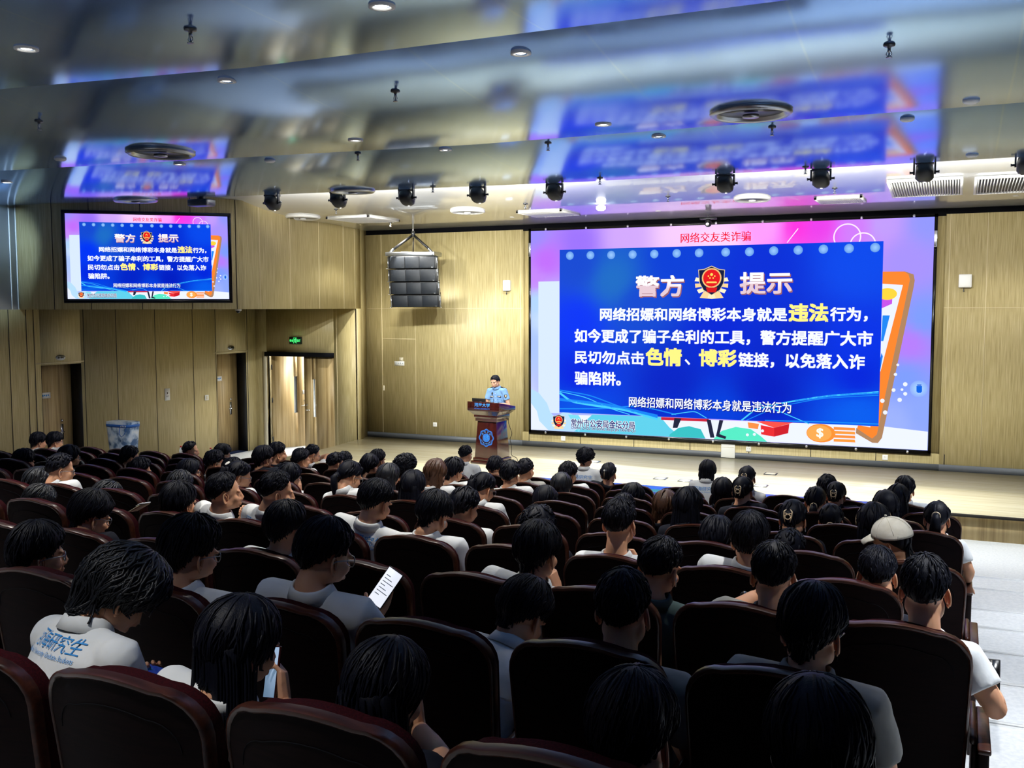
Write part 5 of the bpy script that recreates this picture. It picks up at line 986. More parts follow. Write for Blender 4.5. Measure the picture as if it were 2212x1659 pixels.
    if 'bow' in acc:
        q = MB(); M = Hm@T(.02, -.12, .105)@RX(-.7)
        for k in (-1, 1):
            for s2 in (1, .6): q.tube(xf([(k*(.006+.028*s2*math.sin(x)*abs(math.sin(x/2))), .0, .030*s2*math.cos(x)*math.sin(x/2)) for x in np.linspace(.2, 5.9, 14)], M), .004, 'clip_white', 6)
        q.build('hair_clip', root, True, loc=O)
    if 'tie' in acc or style == 'pony':
        z0 = -.02 if 'low' in acc else .045; M = Hm@T(0, -.128, z0)@RX(math.pi/2-.1); q = MB(); q.tube(xf([(.025*math.cos(x), .024*math.sin(x), .0) for x in np.linspace(0, 6.2832, 17)], M), .006, 'clip_gold' if 'tie' in acc else 'shirt_dark', 6); q.build('hair_tie', root, True, loc=O)
    if 'pin' in style or 'pinned' in acc:
        q = MB(); M = Hm@T(0, -.158, .03); q.tube(xf([(0, 0, .03), (.0, -.004, .0), (0, -.003, -.05)], M), .0025, 'clip_gold', 6); q.ell(np.array(M@Vector((0, -.004, .03))), (.010, .005, .010), 'clip_white', 10, 8); q.build('hair_pin', root, True, loc=O)
    if 'band' in acc.split():
        q = MB(); rr1 = [HC+np.array([math.sin(x)*.108, .025-.01*abs(math.sin(x)), math.cos(x)*.128-.012]) for x in np.linspace(-1.75, 1.75, 21)]; q.tube(xf(rr1, Hm), [(.004, .006)]*21, 'band', 6); q.build('hair_band', root, True, loc=O)
    if 'ring' in acc:
        for k in (-1, 1): q = MB(); q.tube(xf([(k*.084, -.004+.011*math.sin(x), -.058+.013*math.cos(x)) for x in np.linspace(0, 6.28, 15)], Hm), .0016, 'chrome', 6); q.ell(np.array(Hm@Vector((k*.083, -.006, -.038))), (.003,)*3, 'chrome', 8, 6); q.build('earring', root, True, loc=O)
    if 'bud' in acc: q = MB(); q.ell(np.array(Hm@Vector((.079, .006, -.016))), (.007, .008, .009), 'white', 8, 6); q.tube(xf([(.081, .008, -.02), (.082, .014, -.045)], Hm), .003, 'white', 6); q.build('earphone', root, True, loc=O)
    if 'mask' in acc: q = MB(); V, F = HVf, HFf; q.loft([xf([(x*s2, y+.004, z) for x, y, z in ((-.06, .05, -.02), (-.035, .09, -.02), (0, .112, -.018), (.035, .09, -.02), (.06, .05, -.02), (.055, .05, -.08), (.03, .082, -.095), (0, .095, -.1), (-.03, .082, -.095), (-.055, .05, -.08))], Hm) for s2 in (1., 1.04)], 'white'); q.build('face_mask', root, True, loc=O)
    if cap:
        q = MB(); n = 40; th = np.arange(n)*2*math.pi/n; R = []
        for s2 in np.linspace(.015, 1, 14):
            A = np.degrees(np.abs((th+math.pi) % (2*math.pi)-math.pi)); pe = np.interp(A, [0, 60, 120, 180], [26, 14, 4, -2]); ph = np.radians(90-(90-pe)*s2); r = skull(th, ph)+.022+.004*np.sin(3*th)*(1-s2); R.append(HC+np.stack([np.sin(th)*np.cos(ph)*r, np.cos(th)*np.cos(ph)*r, np.sin(ph)*r], -1))
        R.append(HC+(R[-1]-HC)*.93); q.loft([xf(r, Hm) for r in R], 'cap_cotton', cap=True)
        q.ell(np.array(Hm@Vector((0, -.008, .155))), (.008, .008, .005), 'cap_cotton', 10, 6)
        for k in range(6): a0 = k*math.pi/3; q.tube(xf([HC+np.array([math.sin(a0)*math.cos(p), math.cos(a0)*math.cos(p), math.sin(p)])*(skull(np.array([a0]), np.array([p]))[0]+.023) for p in np.linspace(1.5, .35, 7)], Hm), .0015, 'cap_cotton', 4)
        o2 = q.build('cap', root, True, loc=O)
        q = MB(); br = []
        for y, w2, z in ((.085, .07, .055), (.12, .074, .05), (.155, .06, .035), (.172, .03, .026)): br.append([(x*w2, y-.02*(abs(x)**2), z-.012*x*x+e) for e in (.003, -.003) for x in (np.linspace(-1, 1, 9) if e > 0 else np.linspace(1, -1, 9))])
        q.loft([xf(r, Hm) for r in br], 'cap_cotton'); q.build('brim', o2, True, loc=None); me = [x for x in o2.children][0].data; co = np.empty(len(me.vertices)*3, np.float32); me.vertices.foreach_get('co', co); me.vertices.foreach_set('co', (co.reshape(-1, 3)-O).astype(np.float32).ravel())
    return dict(root=root, H=H, Hm=Hm, N=N, Sh=Sh, arms=A_, lat=lat, up=up, fwd=fwd, O=O, hp=hp)
def seated(key, row, px, py, style, label, yaw=0, pitch=8, fwd=.22, lean=None, roll=0, **kw):
    """a person of one row, found by where the top of the head shows"""
    y = row_y(row); v = ray(px, py); x = v[0]/v[1]*(y+fwd); y += bend(x, row_y(row)); Y = y+fwd; x = v[0]/v[1]*Y; zt = CZ+v[2]/v[1]*Y
    hs = kw.pop('hs', 1.06); pr = math.radians(pitch); tt = LINES[{'pony': 'tied', 'bun': 'tied', 'pin': 'tied'}.get(style, style)][1]
    Hz = zt-hs*(.120*math.cos(pr)+.020*math.sin(pr)+tt*.8); Hy = Y+.02
    ns = [seat_x(row, n) for n in range(26)]; sx_ = min(ns, key=lambda q: abs(q-x)); fl = tier_z(row)
    hx = x+np.clip(sx_-x, -.16, .16)*.8
    return build_person(key, (x, Hy, Hz), (hx, y+kw.pop('hip', .35), fl+.53), math.radians(yaw), pr, math.radians(roll), None, fl, style, label, hs=hs, near=row <= 2, **kw)
def phone(label, M, screen, case='black', w_=.074, h_=.155):
    """a phone lying in its own frame: screen towards +Z, long side along Y"""
    o = thing('phone', label, 'phone', tuple(Matrix(M).to_translation())); o.rotation_euler = Matrix(M).to_euler()
    b = MB(); b.box((-w_/2, -h_/2, -.005), (w_/2, h_/2, .003), case); b.build('body', o, bevel=.004)
    b = MB(); b.box((-w_/2+.004, -h_/2+.005, .003), (w_/2-.004, h_/2-.005, .0036), screen)
    if screen == 'phone_screen':
        for i in range(7): b.box((-.026, .045-i*.014, .0036), (.012+.016*((i*7) % 3-1), .048-i*.014, .0038), 'label_white')
    if screen == 'phone_game':
        for i, (x, y) in enumerate(((-.02, -.05), (-.018, -.01), (-.02, .03), (.012, .02), (.015, -.04))): b.prism([(x-.012, y-.012), (x, y-.004), (x+.012, y-.014), (x+.004, y+.014)], 2, .0036, .0039, 'print_blue')
    b.build('screen', o); return o
def aim(px, py, Y, head, tilt, mix, fl=1.):
    """frame of a held phone: long side leaning by tilt degrees in view, screen between the holder's face and level"""
    p = onY(px, py, Y); a = math.radians(tilt); u = CR*math.sin(a)+CU*math.cos(a); d1_ = onY(*head)-p; d1_ /= np.linalg.norm(d1_); c = np.array([0, 0, CZ])-p; c /= np.linalg.norm(c); z = d1_*(1-mix)+c*mix; z /= np.linalg.norm(z)
    u = u-z*(u@z); M = frame(u, z); M[:3, 3] = p; return M
_p = {}
def P(key, *a, **k): _p[key] = seated(key, *a, **k); return _p[key]
W, G = 'shirt_white', 'shirt_grey'
# ---- tenth row, nearest the camera
y_ = row_y(-1)+.55
M1 = aim(303, 1450, y_+.30, (255, 1320, y_+.05), 106, .35); n1, u1, x1 = M1[:3, 2], M1[:3, 1], M1[:3, 0]; c1 = M1[:3, 3]
P(1, -1, 238, 1197, 'wavy', 'student with tousled wavy black hair and printed white polo, bent over a phone held sideways', 24, 46, .55, prt=dict(at=.93, w=.25), hairm='hair_soft', byaw=.25,
  arms={1: dict(E=onY(300, 1545, y_+.05), W=c1+u1*.105+x1*.055-n1*.02, hand='hold', palm=n1, fdir=-x1*.6-u1*.55), -1: dict(E=onY(150, 1560, y_+.2), W=c1-u1*.105+x1*.055-n1*.02, hand='hold', palm=n1, fdir=-x1*.6+u1*.55)})
phone('phone held sideways showing a dark blue game, in both hands of the tousled student', M1, 'phone_game')
P(2, -1, 505, 1292, 'long', 'person with long straight black hair holding a phone in a dark red case', 18, 14, .30, shirt=W, female=True,
  arms={1: dict(E=onY(640, 1600, 2.15), W=onY(615, 1520, 2.36), hand='hold', palm=(-.8, -.3, .3), fdir=(-.25, .25, .9))})
M = frame((-.10, .35, .93), (-.45, -.85, .3)); M[:3, 3] = onY(588, 1452, 2.37); phone('phone in a dark red case beside the long straight black hair', M, 'phone_dim', 'red_wood')
P(3, -1, 822, 1387, 'long', 'person with long dark hair in the nearest row, small lit phone edge at the shoulder', 14, 20, .28, shirt='shirt_dark', female=True,
  arms={1: dict(E=onY(950, 1650, 2.1), W=onY(905, 1575, 2.32), hand='hold', palm=(-.8, -.3, .3), fdir=(-.2, .25, .9))})
M = frame((-.05, .3, .95), (-.75, -.65, .1)); M[:3, 3] = onY(884, 1518, 2.33); phone('narrow lit phone beside the dark long hair in the nearest row', M, 'phone_dim')
P(4, -1, 1362, 1455, 'mop', 'person with rounded dark hair and hoop earrings at the bottom of the picture', 4, 8, .30, shirt='shirt_dark', acc='ring', female=True)
P(5, -1, 1765, 1470, 'bob', 'person with chin-length black hair and thin glasses turned to the left, bottom right', -38, 10, .30, shirt='shirt_dark', acc='g ring', female=True)
# ---- ninth row
P(6, 0, 72, 1128, 'mop', 'student with thick black hair and wire glasses at the far left, cheek lit', 30, 2, .26, acc='g', shirt='shirt_dark')
P(7, 0, 402, 1116, 'spiky', 'student with shiny spiky black hair and glasses, left of the bright phone\'s holder', 18, 10, .22, acc='g', shirt=W)
y_ = row_y(0)+.45
M8 = aim(832, 1269, y_+.12, (700, 1200, y_-.2), 30, .45); n8, u8 = M8[:3, 2], M8[:3, 1]; w8 = M8[:3, 3]-u8*.130-n8*.020+M8[:3, 0]*.034
P(8, 0, 692, 1121, 'short', 'student in white polo with glasses holding up a bright white phone', 24, 14, .24, acc='g', shirt=W,
  arms={1: dict(E=onY(850, 1430, y_-.06), W=w8, hand='flat', palm=n8, fdir=u8-M8[:3, 0]*.30-n8*.10)})
phone('phone with a bright white page held up over the seats', M8, 'phone_screen', w_=.078, h_=.165)
P(9, 0, 1122, 1258, 'mop', 'student with round black hair slumped forward, white collar showing at the left', 14, 38, .62, shirt=W, byaw=.1)
P(10, 0, 1344, 1232, 'crop', 'student with cropped black hair and bare neck seen from behind, grey sleeve at the right', 0, 0, .24, shirt=G, nk=.11)
P(11, 0, 1755, 1265, 'mop', 'student with full black hair in a beige-grey collared shirt, lower right', 12, 12, .34, shirt=G, acc='g')
# ---- eighth row
P(12, 1, 2000, 1200, 'crop', 'student with short black hair in the aisle seat at right, elbow out over the armrest', 2, 0, .20, shirt=W, nk=.115, shw=.165,
  arms={1: dict(E=onY(2150, 1530, 3.98), W=onY(2128, 1470, 4.25), hand='hold', palm=(-1, 0, .2), fdir=(-.3, .6, .5))})
M = frame((0, .4, .9), (-.3, -.9, .3)); M[:3, 3] = onY(2140, 1462, 4.28); phone('dark phone at the elbow of the student in the aisle seat', M, 'black_gloss', w_=.07, h_=.14)
P(13, 1, 1672, 1172, 'crop', 'student with cropped hair in grey shirt, left forearm raised with a wristwatch', 2, 4, .24, shirt=G, nk=.10, acc='watch',
  arms={-1: dict(E=onY(1570, 1330, 4.1), W=onY(1628, 1288, 4.35), hand='fist', palm=(1, 0, 0), fdir=(.8, .4, .3))})
P(14, 1, 1422, 1162, 'crop', 'student in pale grey-green shirt leaning to the right, below the tall-necked student', 16, 14, .28, shirt='shirt_green', acc='bud', roll=6)
P(15, 1, 1158, 1127, 'mop', 'student with thick black hair resting the cheek on the right hand, white shirt', 10, 8, .26, shirt=W,
  arms={1: dict(E=onY(1212, 1330, 4.2), W=onY(1205, 1278, 4.25), hand='fist', palm=(-.8, .2, 0), fdir=(-.3, -.1, .9))})
P(16, 1, 612, 1083, 'short', 'student with neat black hair and large ear, white collar, straight behind the whispering pair', 12, 4, .20, shirt=W)
P(17, 1, 186, 1060, 'mop', 'student with thick black hair and glasses looking down, second from the left edge', 20, 20, .28, shirt='shirt_dark', acc='g')
# ---- seventh row
P(18, 2, 1896, 1182, 'crop', 'student with close-cropped hair and both ears showing, in front of the cream cap', 0, 6, .22, shirt='shirt_dark', nk=.11)
P(19, 2, 1620, 1107, 'short', 'student with swept-up black hair and wide white collar, right of the middle', 4, 0, .22, shirt=W)
P(20, 2, 1337, 1077, 'crop', 'student with tall neck and tight white collar in mid-hall, hand at the mouth', 4, 0, .22, shirt=W, nk=.118,
  arms={1: dict(E=onY(1400, 1290, 5.15), W=onY(1380, 1222, 5.28), hand='fist', palm=(-.6, -.4, 0), fdir=(-.5, .1, .8))})
P(21, 2, 932, 1062, 'mop', 'student in white polo with bowed head and an earphone, centre left', 8, 24, .30, shirt=W, acc='bud')
P(22, 2, 806, 1037, 'short', 'student in printed white polo with thick neck, left of the one with the bowed head', 14, 18, .30, shirt=W, prt=dict(at=.93))
P(23, 2, 592, 1018, 'crop', 'right one of a whispering pair, white polo, leaning toward the screen', 42, 8, .26, shirt=W, prt=dict(at=.93), byaw=.25)
P(24, 2, 480, 1022, 'crop', 'left one of a whispering pair, white polo, hand before the mouth', 44, 0, .25, shirt=W, prt=dict(at=.93), byaw=.3,
  arms={1: dict(E=onY(560, 1165, 5.25), W=onY(548, 1118, 5.30), hand='fist', palm=(-.5, -.3, .2), fdir=(-.75, .1, .5))})
P(25, 2, 383, 1042, 'spiky', 'student with big dark unruly hair behind the vacant seats at left', 6, 0, .22, shirt='shirt_dark')
P(26, 2, 74, 1050, 'short', 'student with lighter sheen on the hair, bare neck and ear, head bowed, left edge', 22, 28, .28, shirt=W, hairm='hair_soft')
# ---- sixth row
P(27, 3, 222, 1042, 'mop', 'student with glossy hair crown and clear-framed glasses looking down, left', 26, 32, .30, shirt=W, acc='g clear', hairm='hair_soft')
P(28, 3, 1928, 1122, 'cap', 'person in a cream baseball cap turned to the left, right side of the hall', -72, 14, .26, shirt=G, cap=True, female=True, roll=-10)
P(29, 3, 1705, 1145, 'crop', 'student with dark cropped head and one ear, behind the swept-up black hair', 4, 10, .24, shirt='shirt_dark')
P(30, 3, 1548, 1117, 'mop', 'student with dark round head half hidden left of the wide white collar', -6, 10, .24, shirt='shirt_dark')
P(31, 3, 1160, 1095, 'curly', 'student with wavy black hair just above the cheek-resting student', 4, 6, .24, shirt='shirt_dark')
P(32, 3, 1000, 1054, 'short', 'student with shiny black hair and white shirt right of the bowed head', 16, 12, .24, shirt=W)
P(33, 3, 76, 1010, 'mop', 'student with smooth bowl-shaped hair, left edge, above the lighter hair', 10, 12, .24, shirt='shirt_dark', hairm='hair_soft')
P(34, 3, 125, 980, 'crop', 'student with short hair and thin glasses, long neck and white collar, left', 34, 10, .22, shirt=W, acc='g')
# ---- fifth row
P(35, 4, 1040, 1022, 'pony', 'person with high ponytail and glasses looking down, right of the lectern front', 20, 24, .26, shirt=W, acc='g', female=True)
P(36, 4, 752, 997, 'pony', 'person with low dark ponytail and glasses, white collar, left centre', 24, 24, .26, shirt=W, acc='g low', female=True)
P(37, 4, 890, 1016, 'long', 'person with very long straight black hair in the fifth row from the stage', 2, 8, .22, shirt=W, female=True)
P(38, 4, 512, 997, 'bun', 'person with a white bow clip in gathered hair and glasses, beside the whispering pair', 38, 16, .24, shirt=W, acc='g bow', female=True)
P(39, 4, 382, 1018, 'mop', 'student with a silvery sheen on the hair crown, above the big dark unruly hair', 6, 22, .24, shirt='shirt_dark', hairm='hair_soft')
P(40, 4, 1485, 1052, 'long', 'person with thick long black hair spreading over the shoulders, right centre', 4, 6, .22, shirt='shirt_dark', female=True)
P(41, 4, 1713, 1080, 'bun', 'person with twisted hair in a wavy clip and earrings, left of the scrunchie', 4, 8, .24, shirt='shirt_dark', acc='clip ring', female=True)
P(42, 4, 1888, 1087, 'bob', 'person with brown-black hair and a pale hair band, above the cream cap', -6, 6, .24, shirt='shirt_dark', acc='band', female=True)
# ---- fourth row
P(43, 5, 2025, 1084, 'pony', 'person with smooth hair in a ponytail with a pale tie, aisle seat at right', 2, 4, .24, shirt=W, acc='tie', female=True,
  arms={1: dict(E=onY(2094, 1235, 8.05), W=onY(2086, 1262, 8.25))})
P(44, 5, 1795, 1089, 'pony', 'person with smooth hair tied low with a pale scrunchie, right of the wavy clip', -4, 6, .24, shirt='shirt_dark', acc='tie low', female=True)
P(45, 5, 1437, 1059, 'bob', 'person with light brown smooth hair, left of the thick long black hair', 0, 4, .22, shirt='shirt_dark', hairm='hair_brown', female=True)
P(46, 5, 1176, 1049, 'bob', 'person with short bobbed black hair in the middle, below the long hair with a parting', 8, 8, .22, shirt=W, female=True)
P(47, 5, 1346, 1067, 'short', 'student with dark hair mostly hidden behind the tall-necked student', 4, 4, .22, shirt=W)
P(48, 5, 622, 1000, 'bob', 'person with bobbed hair, glasses and a hand at the chin, left of the low ponytail', 26, 10, .24, shirt=W, acc='g', female=True,
  arms={1: dict(E=onY(652, 1100, 8.1), W=onY(647, 1066, 8.2), hand='open', palm=(-1, 0, 0), fdir=(-.2, .2, 1))})
P(49, 5, 836, 1001, 'long', 'person with long black hair and a glossy crown, left of the very long straight hair', 2, 10, .22, shirt=W, hairm='hair_soft', female=True)
P(50, 5, 938, 991, 'long', 'person with long reddish brown hair gathered to one side over a white collar', 4, 10, .22, shirt=W, hairm='hair_brown', female=True)
P(51, 5, 300, 989, 'short', 'student with short hair, cheek turned to the screen, left', 32, 8, .22, shirt='shirt_dark', acc='g')
P(52, 5, 405, 991, 'bob', 'person with brown-rimmed glasses and bobbed hair tied with a pale scrunchie, left', 34, 6, .22, shirt='shirt_dark', acc='g', female=True)
P(53, 5, 48, 970, 'mop', 'student with broad dark head and white shirt near the left edge', 14, 8, .22, shirt=W)
P(54, 5, 146, 961, 'long', 'person with long black hair and glasses near the left door', 30, 8, .22, shirt='shirt_dark', acc='g', female=True)
# ---- third row
P(55, 6, 1604, 1030, 'bun', 'person with upswept hair in a gold claw clip, nearer of two such clips', 4, 2, .22, shirt='shirt_dark', acc='clip', female=True)
P(56, 6, 1762, 1052, 'pony', 'person with smooth dark hair tied at the nape, near the blue runner\'s end', 0, 6, .22, shirt='shirt_dark', acc='tie low', female=True)
P(57, 6, 1914, 1060, 'bob', 'person with rounded dark hair, right of the pale hair band', -8, 4, .22, shirt='shirt_dark', female=True)
P(58, 6, 1366, 1043, 'bob', 'person with bobbed hair and glasses holding something white by the face, middle', 16, 10, .22, shirt=W, acc='g', female=True)
P(59, 6, 1211, 1021, 'long', 'person with long black hair and a bright parting on the crown', 2, 8, .22, shirt=W, hairm='hair_soft', female=True)
P(60, 6, 1101, 996, 'short', 'student with short black hair in front of the lectern foot, right of the glasses', 4, 2, .22, shirt=W)
P(61, 6, 977, 989, 'spiky', 'student with tufted black hair and glasses left of the lectern foot', 18, 8, .22, shirt=W, acc='g')
P(62, 6, 461, 973, 'short', 'student with dark round hair and glasses, left of the bottles pair', 34, 6, .22, shirt=W, acc='g')
P(63, 6, 278, 964, 'short', 'student whose dark head stands before the clear tote', 28, 2, .22, shirt='shirt_dark')
P(64, 6, 873, 981, 'curly', 'student with curly black hair beside the small doll', 8, 6, .22, shirt=W)
P(65, 6, 566, 963, 'mop', 'student with large dark tousled hair below the open door', 14, 4, .22, shirt='shirt_dark')
P(66, 6, 500, 989, 'mop', 'student with dark hair partly behind the white bow clip', 30, 6, .22, shirt='shirt_dark')
# ---- second row
P(67, 7, 1560, 1032, 'bob', 'person with small bobbed head right of the printed white back', 0, 4, .22, shirt='shirt_dark', female=True)
P(68, 7, 1806, 1041, 'bun', 'person with upswept hair in a claw clip at the right end of the blue runner', 2, 4, .22, shirt='shirt_dark', acc='clip', female=True)
P(69, 7, 1940, 1046, 'long', 'person with long dark hair right of the rounded dark hair', 0, 4, .22, shirt='shirt_dark', female=True)
P(70, 7, 1226, 998, 'short', 'student with glasses left of the printed white back leaning on the desk', 14, 6, .22, shirt=W, acc='g')
P(71, 7, 1134, 991, 'crop', 'student with short hair and grey collar, right of the short black hair', 14, 0, .22, shirt=G)
P(72, 7, 796, 981, 'mop', 'student with round black hair before the empty stage corner, nearer of two', 4, 6, .22, shirt='shirt_dark')
P(73, 7, 722, 978, 'crop', 'student with close-cropped sides and glasses, left stage corner', 22, 10, .22, shirt='shirt_dark', acc='g')
P(74, 7, 648, 969, 'short', 'student with thick hair and a bright cheek below the closed door leaf', 30, 4, .22, shirt=W)
P(75, 7, 597, 956, 'short', 'student with smooth hair facing the screen below the open door leaf', 40, 2, .22, shirt='shirt_dark')
# ---- first row
P(76, 8, 1314, 1000, 'pin', 'person with gathered hair and a dangling pin, right of the tufted-haired student', 0, 4, .22, shirt='shirt_dark', female=True)
P(77, 8, 1068, 986, 'short', 'student with short hair right below the lectern, white collar', 10, 10, .22, shirt=W, acc='g')
P(78, 8, 478, 959, 'mop', 'student with a white face mask and glasses beside the bottles pair', 36, 10, .22, shirt=W, acc='g mask')
P(79, 8, 410, 954, 'crop', 'uniformed man in light blue shirt seen in profile beside the single bottle', 62, 0, .20, shirt='police_blue', skin='skin')
P(80, 8, 672, 961, 'crop', 'student in white polo with arm stretched out to the right along the stage corner', 34, 16, .24, shirt=W, acc='g',
  arms={1: dict(E=onY(708, 986, 11.2), W=onY(684, 993, 11.3), hand='fist', palm=(0, 0, -1), fdir=(-1, .1, .1))})
P(81, 8, 742, 976, 'short', 'small dark head between the close-cropped sides and the stage corner', 10, 4, .22, shirt='shirt_dark')
P(82, 8, 814, 971, 'short', 'student with dark hair before the empty stage corner, farther of two', 14, 4, .22, shirt='shirt_dark')
P(83, 8, 1614, 1007, 'bun', 'person in printed white polo with a gold claw clip, farther of two such clips', 2, 2, .22, shirt=W, acc='clip', female=True, prt=dict(at=.84))
P(84, 8, 1786, 1026, 'short', 'student with small dark head beyond the clip at the runner end', 0, 6, .22, shirt='shirt_dark')
P(85, 8, 116, 933, 'mop', 'student with black hair and glasses, right one of two close heads by the left door', 28, 6, .22, shirt=W, acc='g')
P(86, 8, 80, 934, 'mop', 'student with black hair, left one of two close heads by the left door', 20, 8, .26, shirt=W)
P(87, 8, 1955, 1029, 'short', 'student with short hair and white shirt farthest right in the first row', -6, 6, .22, shirt=W, acc='g')
# ---- guest row, at the desks
def guest(key, px, py, style, label, **kw):
    Y = kw.pop('Y', 12.55); v = ray(px, py); x = v[0]/v[1]*Y; zt = CZ+v[2]/v[1]*Y; fl = tier_z(9 if Y < 13.0 else 10); tt = LINES[style][1]; pr = math.radians(kw.pop('pitch', 8)); hs = 1.06
    t = thing('guest_chair', kw.pop('chair'), 'chair', (x, Y-.06, fl), 0, 'low chairs at the desks'); b = MB(); b.box((-.23, -.2, .41), (.23, .22, .47), 'red_cloth'); b.build('seat', t, bevel=.02); b = MB(); b.box((-.22, -.25, .50), (.22, -.21, .72), 'red_cloth'); b.build('backrest', t, bevel=.015)
    for sx in (-1, 1):
        for sy_ in (-1, 1): b = MB(); b.tube([(sx*.2, sy_*.19, 0), (sx*.2, sy_*.19-(.03 if sy_ < 0 else 0), .42 if sy_ > 0 else .7)], .014, 'dark_steel', 8); b.build('leg', t)
    return build_person(key, (x, Y+.04, zt-hs*(.120*math.cos(pr)+.02*math.sin(pr)+tt*.8)), (x, Y-.02, fl+.56), math.radians(kw.pop('yaw', 0)), pr, 0, None, fl, style, label, hs=hs, group='guests at the desks', **kw)
guest(90, 1003, 963, 'crop', 'broad man in white shirt with a small blue mark, just left of the lectern foot', yaw=14, chair='low chair of the broad man beside the lectern foot')
guest(91, 1263, 968, 'curly', 'student with tufted hair in printed white polo leaning on the desk, middle', yaw=10, prt=dict(at=.84), chair='low chair of the tufted-haired student leaning on the desk')
guest(92, 1527, 994, 'bob', 'person with chin-length hair in printed white polo right before the stage', prt=dict(at=.84), female=True, chair='low chair of the person with chin-length hair before the stage')
# ---- small plush figure on the desk, folded note on a seat
p = at_desk(851); p = onY(851, 1008, p[1]); p[2] = dt; t = thing('plush_doll', 'tiny doll with a round dark head and dark blue clothes on the desk', 'doll', tuple(p))
b = MB(); b.lathe([(.001, 0), (.045, .01), (.05, .08), (.03, .12), (.001, .125)], 'navy', 14); b.build('body', t, smooth=True); b = MB(); b.ell((0, 0, .16), (.042, .042, .042), 'skin_pale', 14, 10); b.build('head', t, smooth=True); b = MB(); b.ell((.012, 0, .205), (.036, .036, .03), 'black', 14, 10); b.build('hat', t, smooth=True)
p = onY(300, 1092, row_y(2)+.12); t = thing('folded_note', 'folded colourful paper slip lying on a vacant seat top at left', 'paper', tuple(p)); M = RZ(-.35)@RY(-.38)
b = MB(); b.box((-.11, -.035, -.016), (.09, .035, -.012), 'cream', M); b.box((.03, -.036, -.011), (.10, .036, -.004), 'label_white', M); b.box((.045, -.025, -.0045), (.085, .02, -.003), 'fascia', M); b.build('sheet', t)
# ---- the speaker: a policewoman standing behind the lectern, reading
Y = 18.0; pt_ = onY(1071, 810, Y); ox = pt_[0]; f0 = .38; zt = pt_[2]
H = (ox, Y-.03, zt-.135); hp = (ox+.03, Y+.06, f0+.93)
OF = build_person(200, H, hp, math.pi+math.radians(8), math.radians(16), 0, None, f0, 'tied', 'policewoman in light blue short-sleeved uniform reading at the lectern', shirt='police_blue', near=True, female=True, byaw=math.pi+.12, group='speaker on the stage', stand=True, skin='skin_pale', hs=1.0, nk=.10,
  arms={-1: dict(E=(ox+.27, Y+.03, f0+1.10), W=(ox+.17, Y-.22, f0+1.14), hand='rest', palm=(0, 0, -1)), 1: dict(E=(ox-.22, Y+.02, f0+1.10), W=(ox-.14, Y-.22, f0+1.15), hand='rest', palm=(0, 0, -1))})
r_ = OF['root']; Hm = OF['Hm']; O = OF['O']; so = [c for c in r_.children if c.name.startswith('shirt')][0]
def sub(name, mb, parent=None): o = mb.build(name, parent or r_, True, loc=None); me = o.data; co = np.empty(len(me.vertices)*3, np.float32); me.vertices.foreach_get('co', co); me.vertices.foreach_set('co', (co.reshape(-1, 3)-O).astype(np.float32).ravel()); me.update(); return o
for k in (-1, 1):
    b = MB(); b.ell(np.array(Hm@Vector((k*.031, .0805, .004))), (.012, .007, .006), 'eye_white', 12, 8); b.ell(np.array(Hm@Vector((k*.031, .0868, .002))), (.005, .002, .004), 'iris', 10, 6); sub('eye', b)
    b = MB(); b.tube(xf([(k*.016, .0885, .009), (k*.031, .0905, .0115), (k*.045, .083, .008)], Hm), .0022, 'brow', 5); sub('eyelid', b)
    b = MB(); b.tube(xf([(k*.014, .0915, .024), (k*.032, .0935, .030), (k*.048, .082, .025)], Hm), [.002, .003, .0015], 'brow', 5); sub('eyebrow', b)
b = MB(); b.tube(xf([(-.022, .091, -.060), (-.008, .101, -.0565), (0, .1, -.058), (.008, .101, -.0565), (.022, .091, -.060)], Hm), [.002, .004, .0042, .004, .002], 'lips', 6); b.tube(xf([(-.018, .091, -.0625), (0, .0985, -.0675), (.018, .091, -.0625)], Hm), [.002, .0048, .002], 'lips', 6); sub('lips', b)
b = MB(); b.ell(np.array(Hm@Vector((.0, -.118, -.0))), (.045, .036, .045), 'hair_black', 16, 12); sub('hair_bun', b)
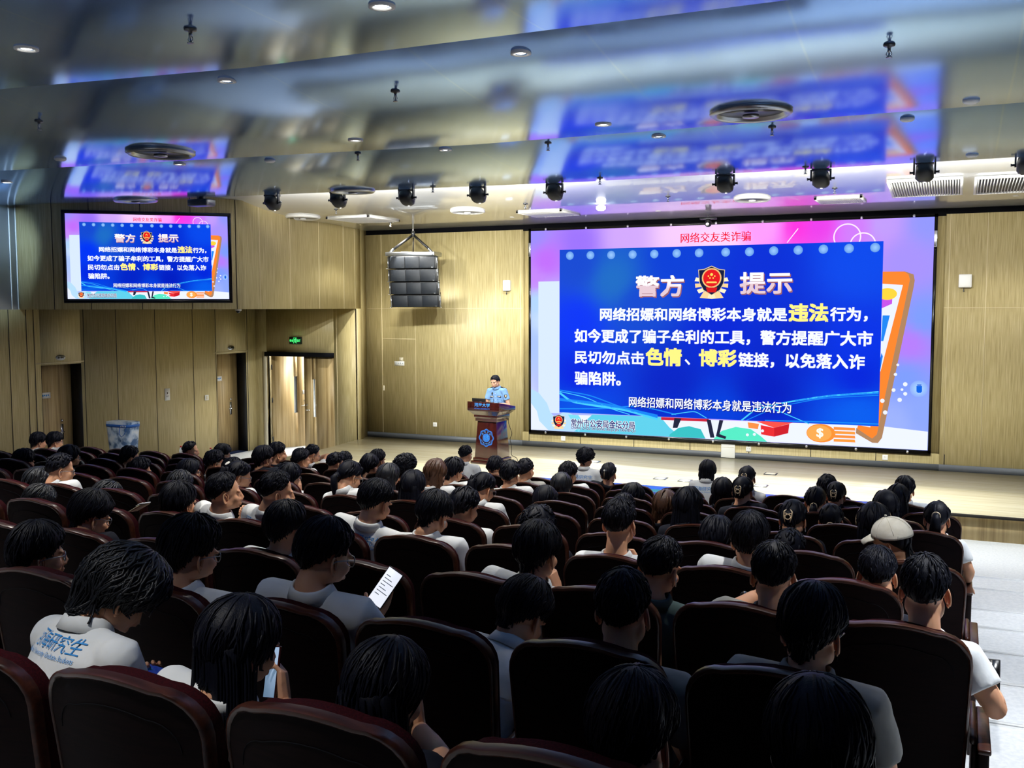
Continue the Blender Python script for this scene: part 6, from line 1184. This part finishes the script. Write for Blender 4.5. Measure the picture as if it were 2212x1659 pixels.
lat, up, fw, N = OF['lat'], OF['up'], OF['fwd'], OF['N']
for k in (-1, 1):
    b = MB(); S_ = N+lat*k*.115-up*.005+fw*.0; E2 = N+lat*k*.20-up*.035; d_ = (E2-S_)/np.linalg.norm(E2-S_); Mx = frame(d_, up); Mx[:3, 3] = S_+up*.032; b.box((-.028, -.02, -.006), (.028, .10, .004), 'navy', Mx)
    for i in range(3): b.ell(xf([(0, .02+.025*i, .006)], Mx)[0], (.006, .006, .003), 'white', 8, 6)
    sub('epaulette', b, so)
bv = BVHTree.FromObject(so, bpy.context.evaluated_depsgraph_get())
def chest(u, z):
    o_ = N+lat*u+up*z+fw*.5-O; h = bv.ray_cast(Vector(o_), Vector(-fw)); return (np.array(h[0])+O if h[0] else o_+O-fw*.4)+fw*.006
Mc = lambda u, z: (lambda M: (M.__setitem__((slice(0, 3), 3), chest(u, z)), M)[1])(frame(up, fw))
for u, z, nm in ((-.085, -.15, 'name_badge'), (.085, -.15, 'number_badge')):
    b = MB(); b.box((-.042, -.014, -.002), (.042, .014, .004), 'navy', Mc(u, z)); b.box((-.034, -.008, .003), (.034, .008, .006), 'white', Mc(u, z)); sub(nm, b, so)
for u in (-.085, .085): b = MB(); b.box((-.05, -.065, -.004), (.05, .03, .002), 'police_blue', Mc(u, -.235)); b.box((-.052, .012, .0), (.052, .034, .006), 'police_blue', Mc(u, -.235)); sub('pocket', b, so)
b = MB()
for i in range(4): b.ell(chest(0, -.09-.07*i), (.006, .006, .006), 'white', 8, 6)
sub('button', b, so)
b = MB(); q = OF['Sh'][0]+(np.array(OF['arms'][-1]['E'])-OF['Sh'][0])*.35+fw*.062+lat*-.035; Mx = frame(up, fw*.6-lat*.8); Mx[:3, 3] = q; b.prism([(-.03, .035), (.03, .035), (.032, 0), (0, -.04), (-.032, 0)], 2, -.004, .004, 'navy', Mx); b.prism([(-.02, .025), (.02, .025), (.02, 0), (0, -.025), (-.02, 0)], 2, .004, .006, 'clip_gold', Mx); sub('sleeve_badge', b, so)
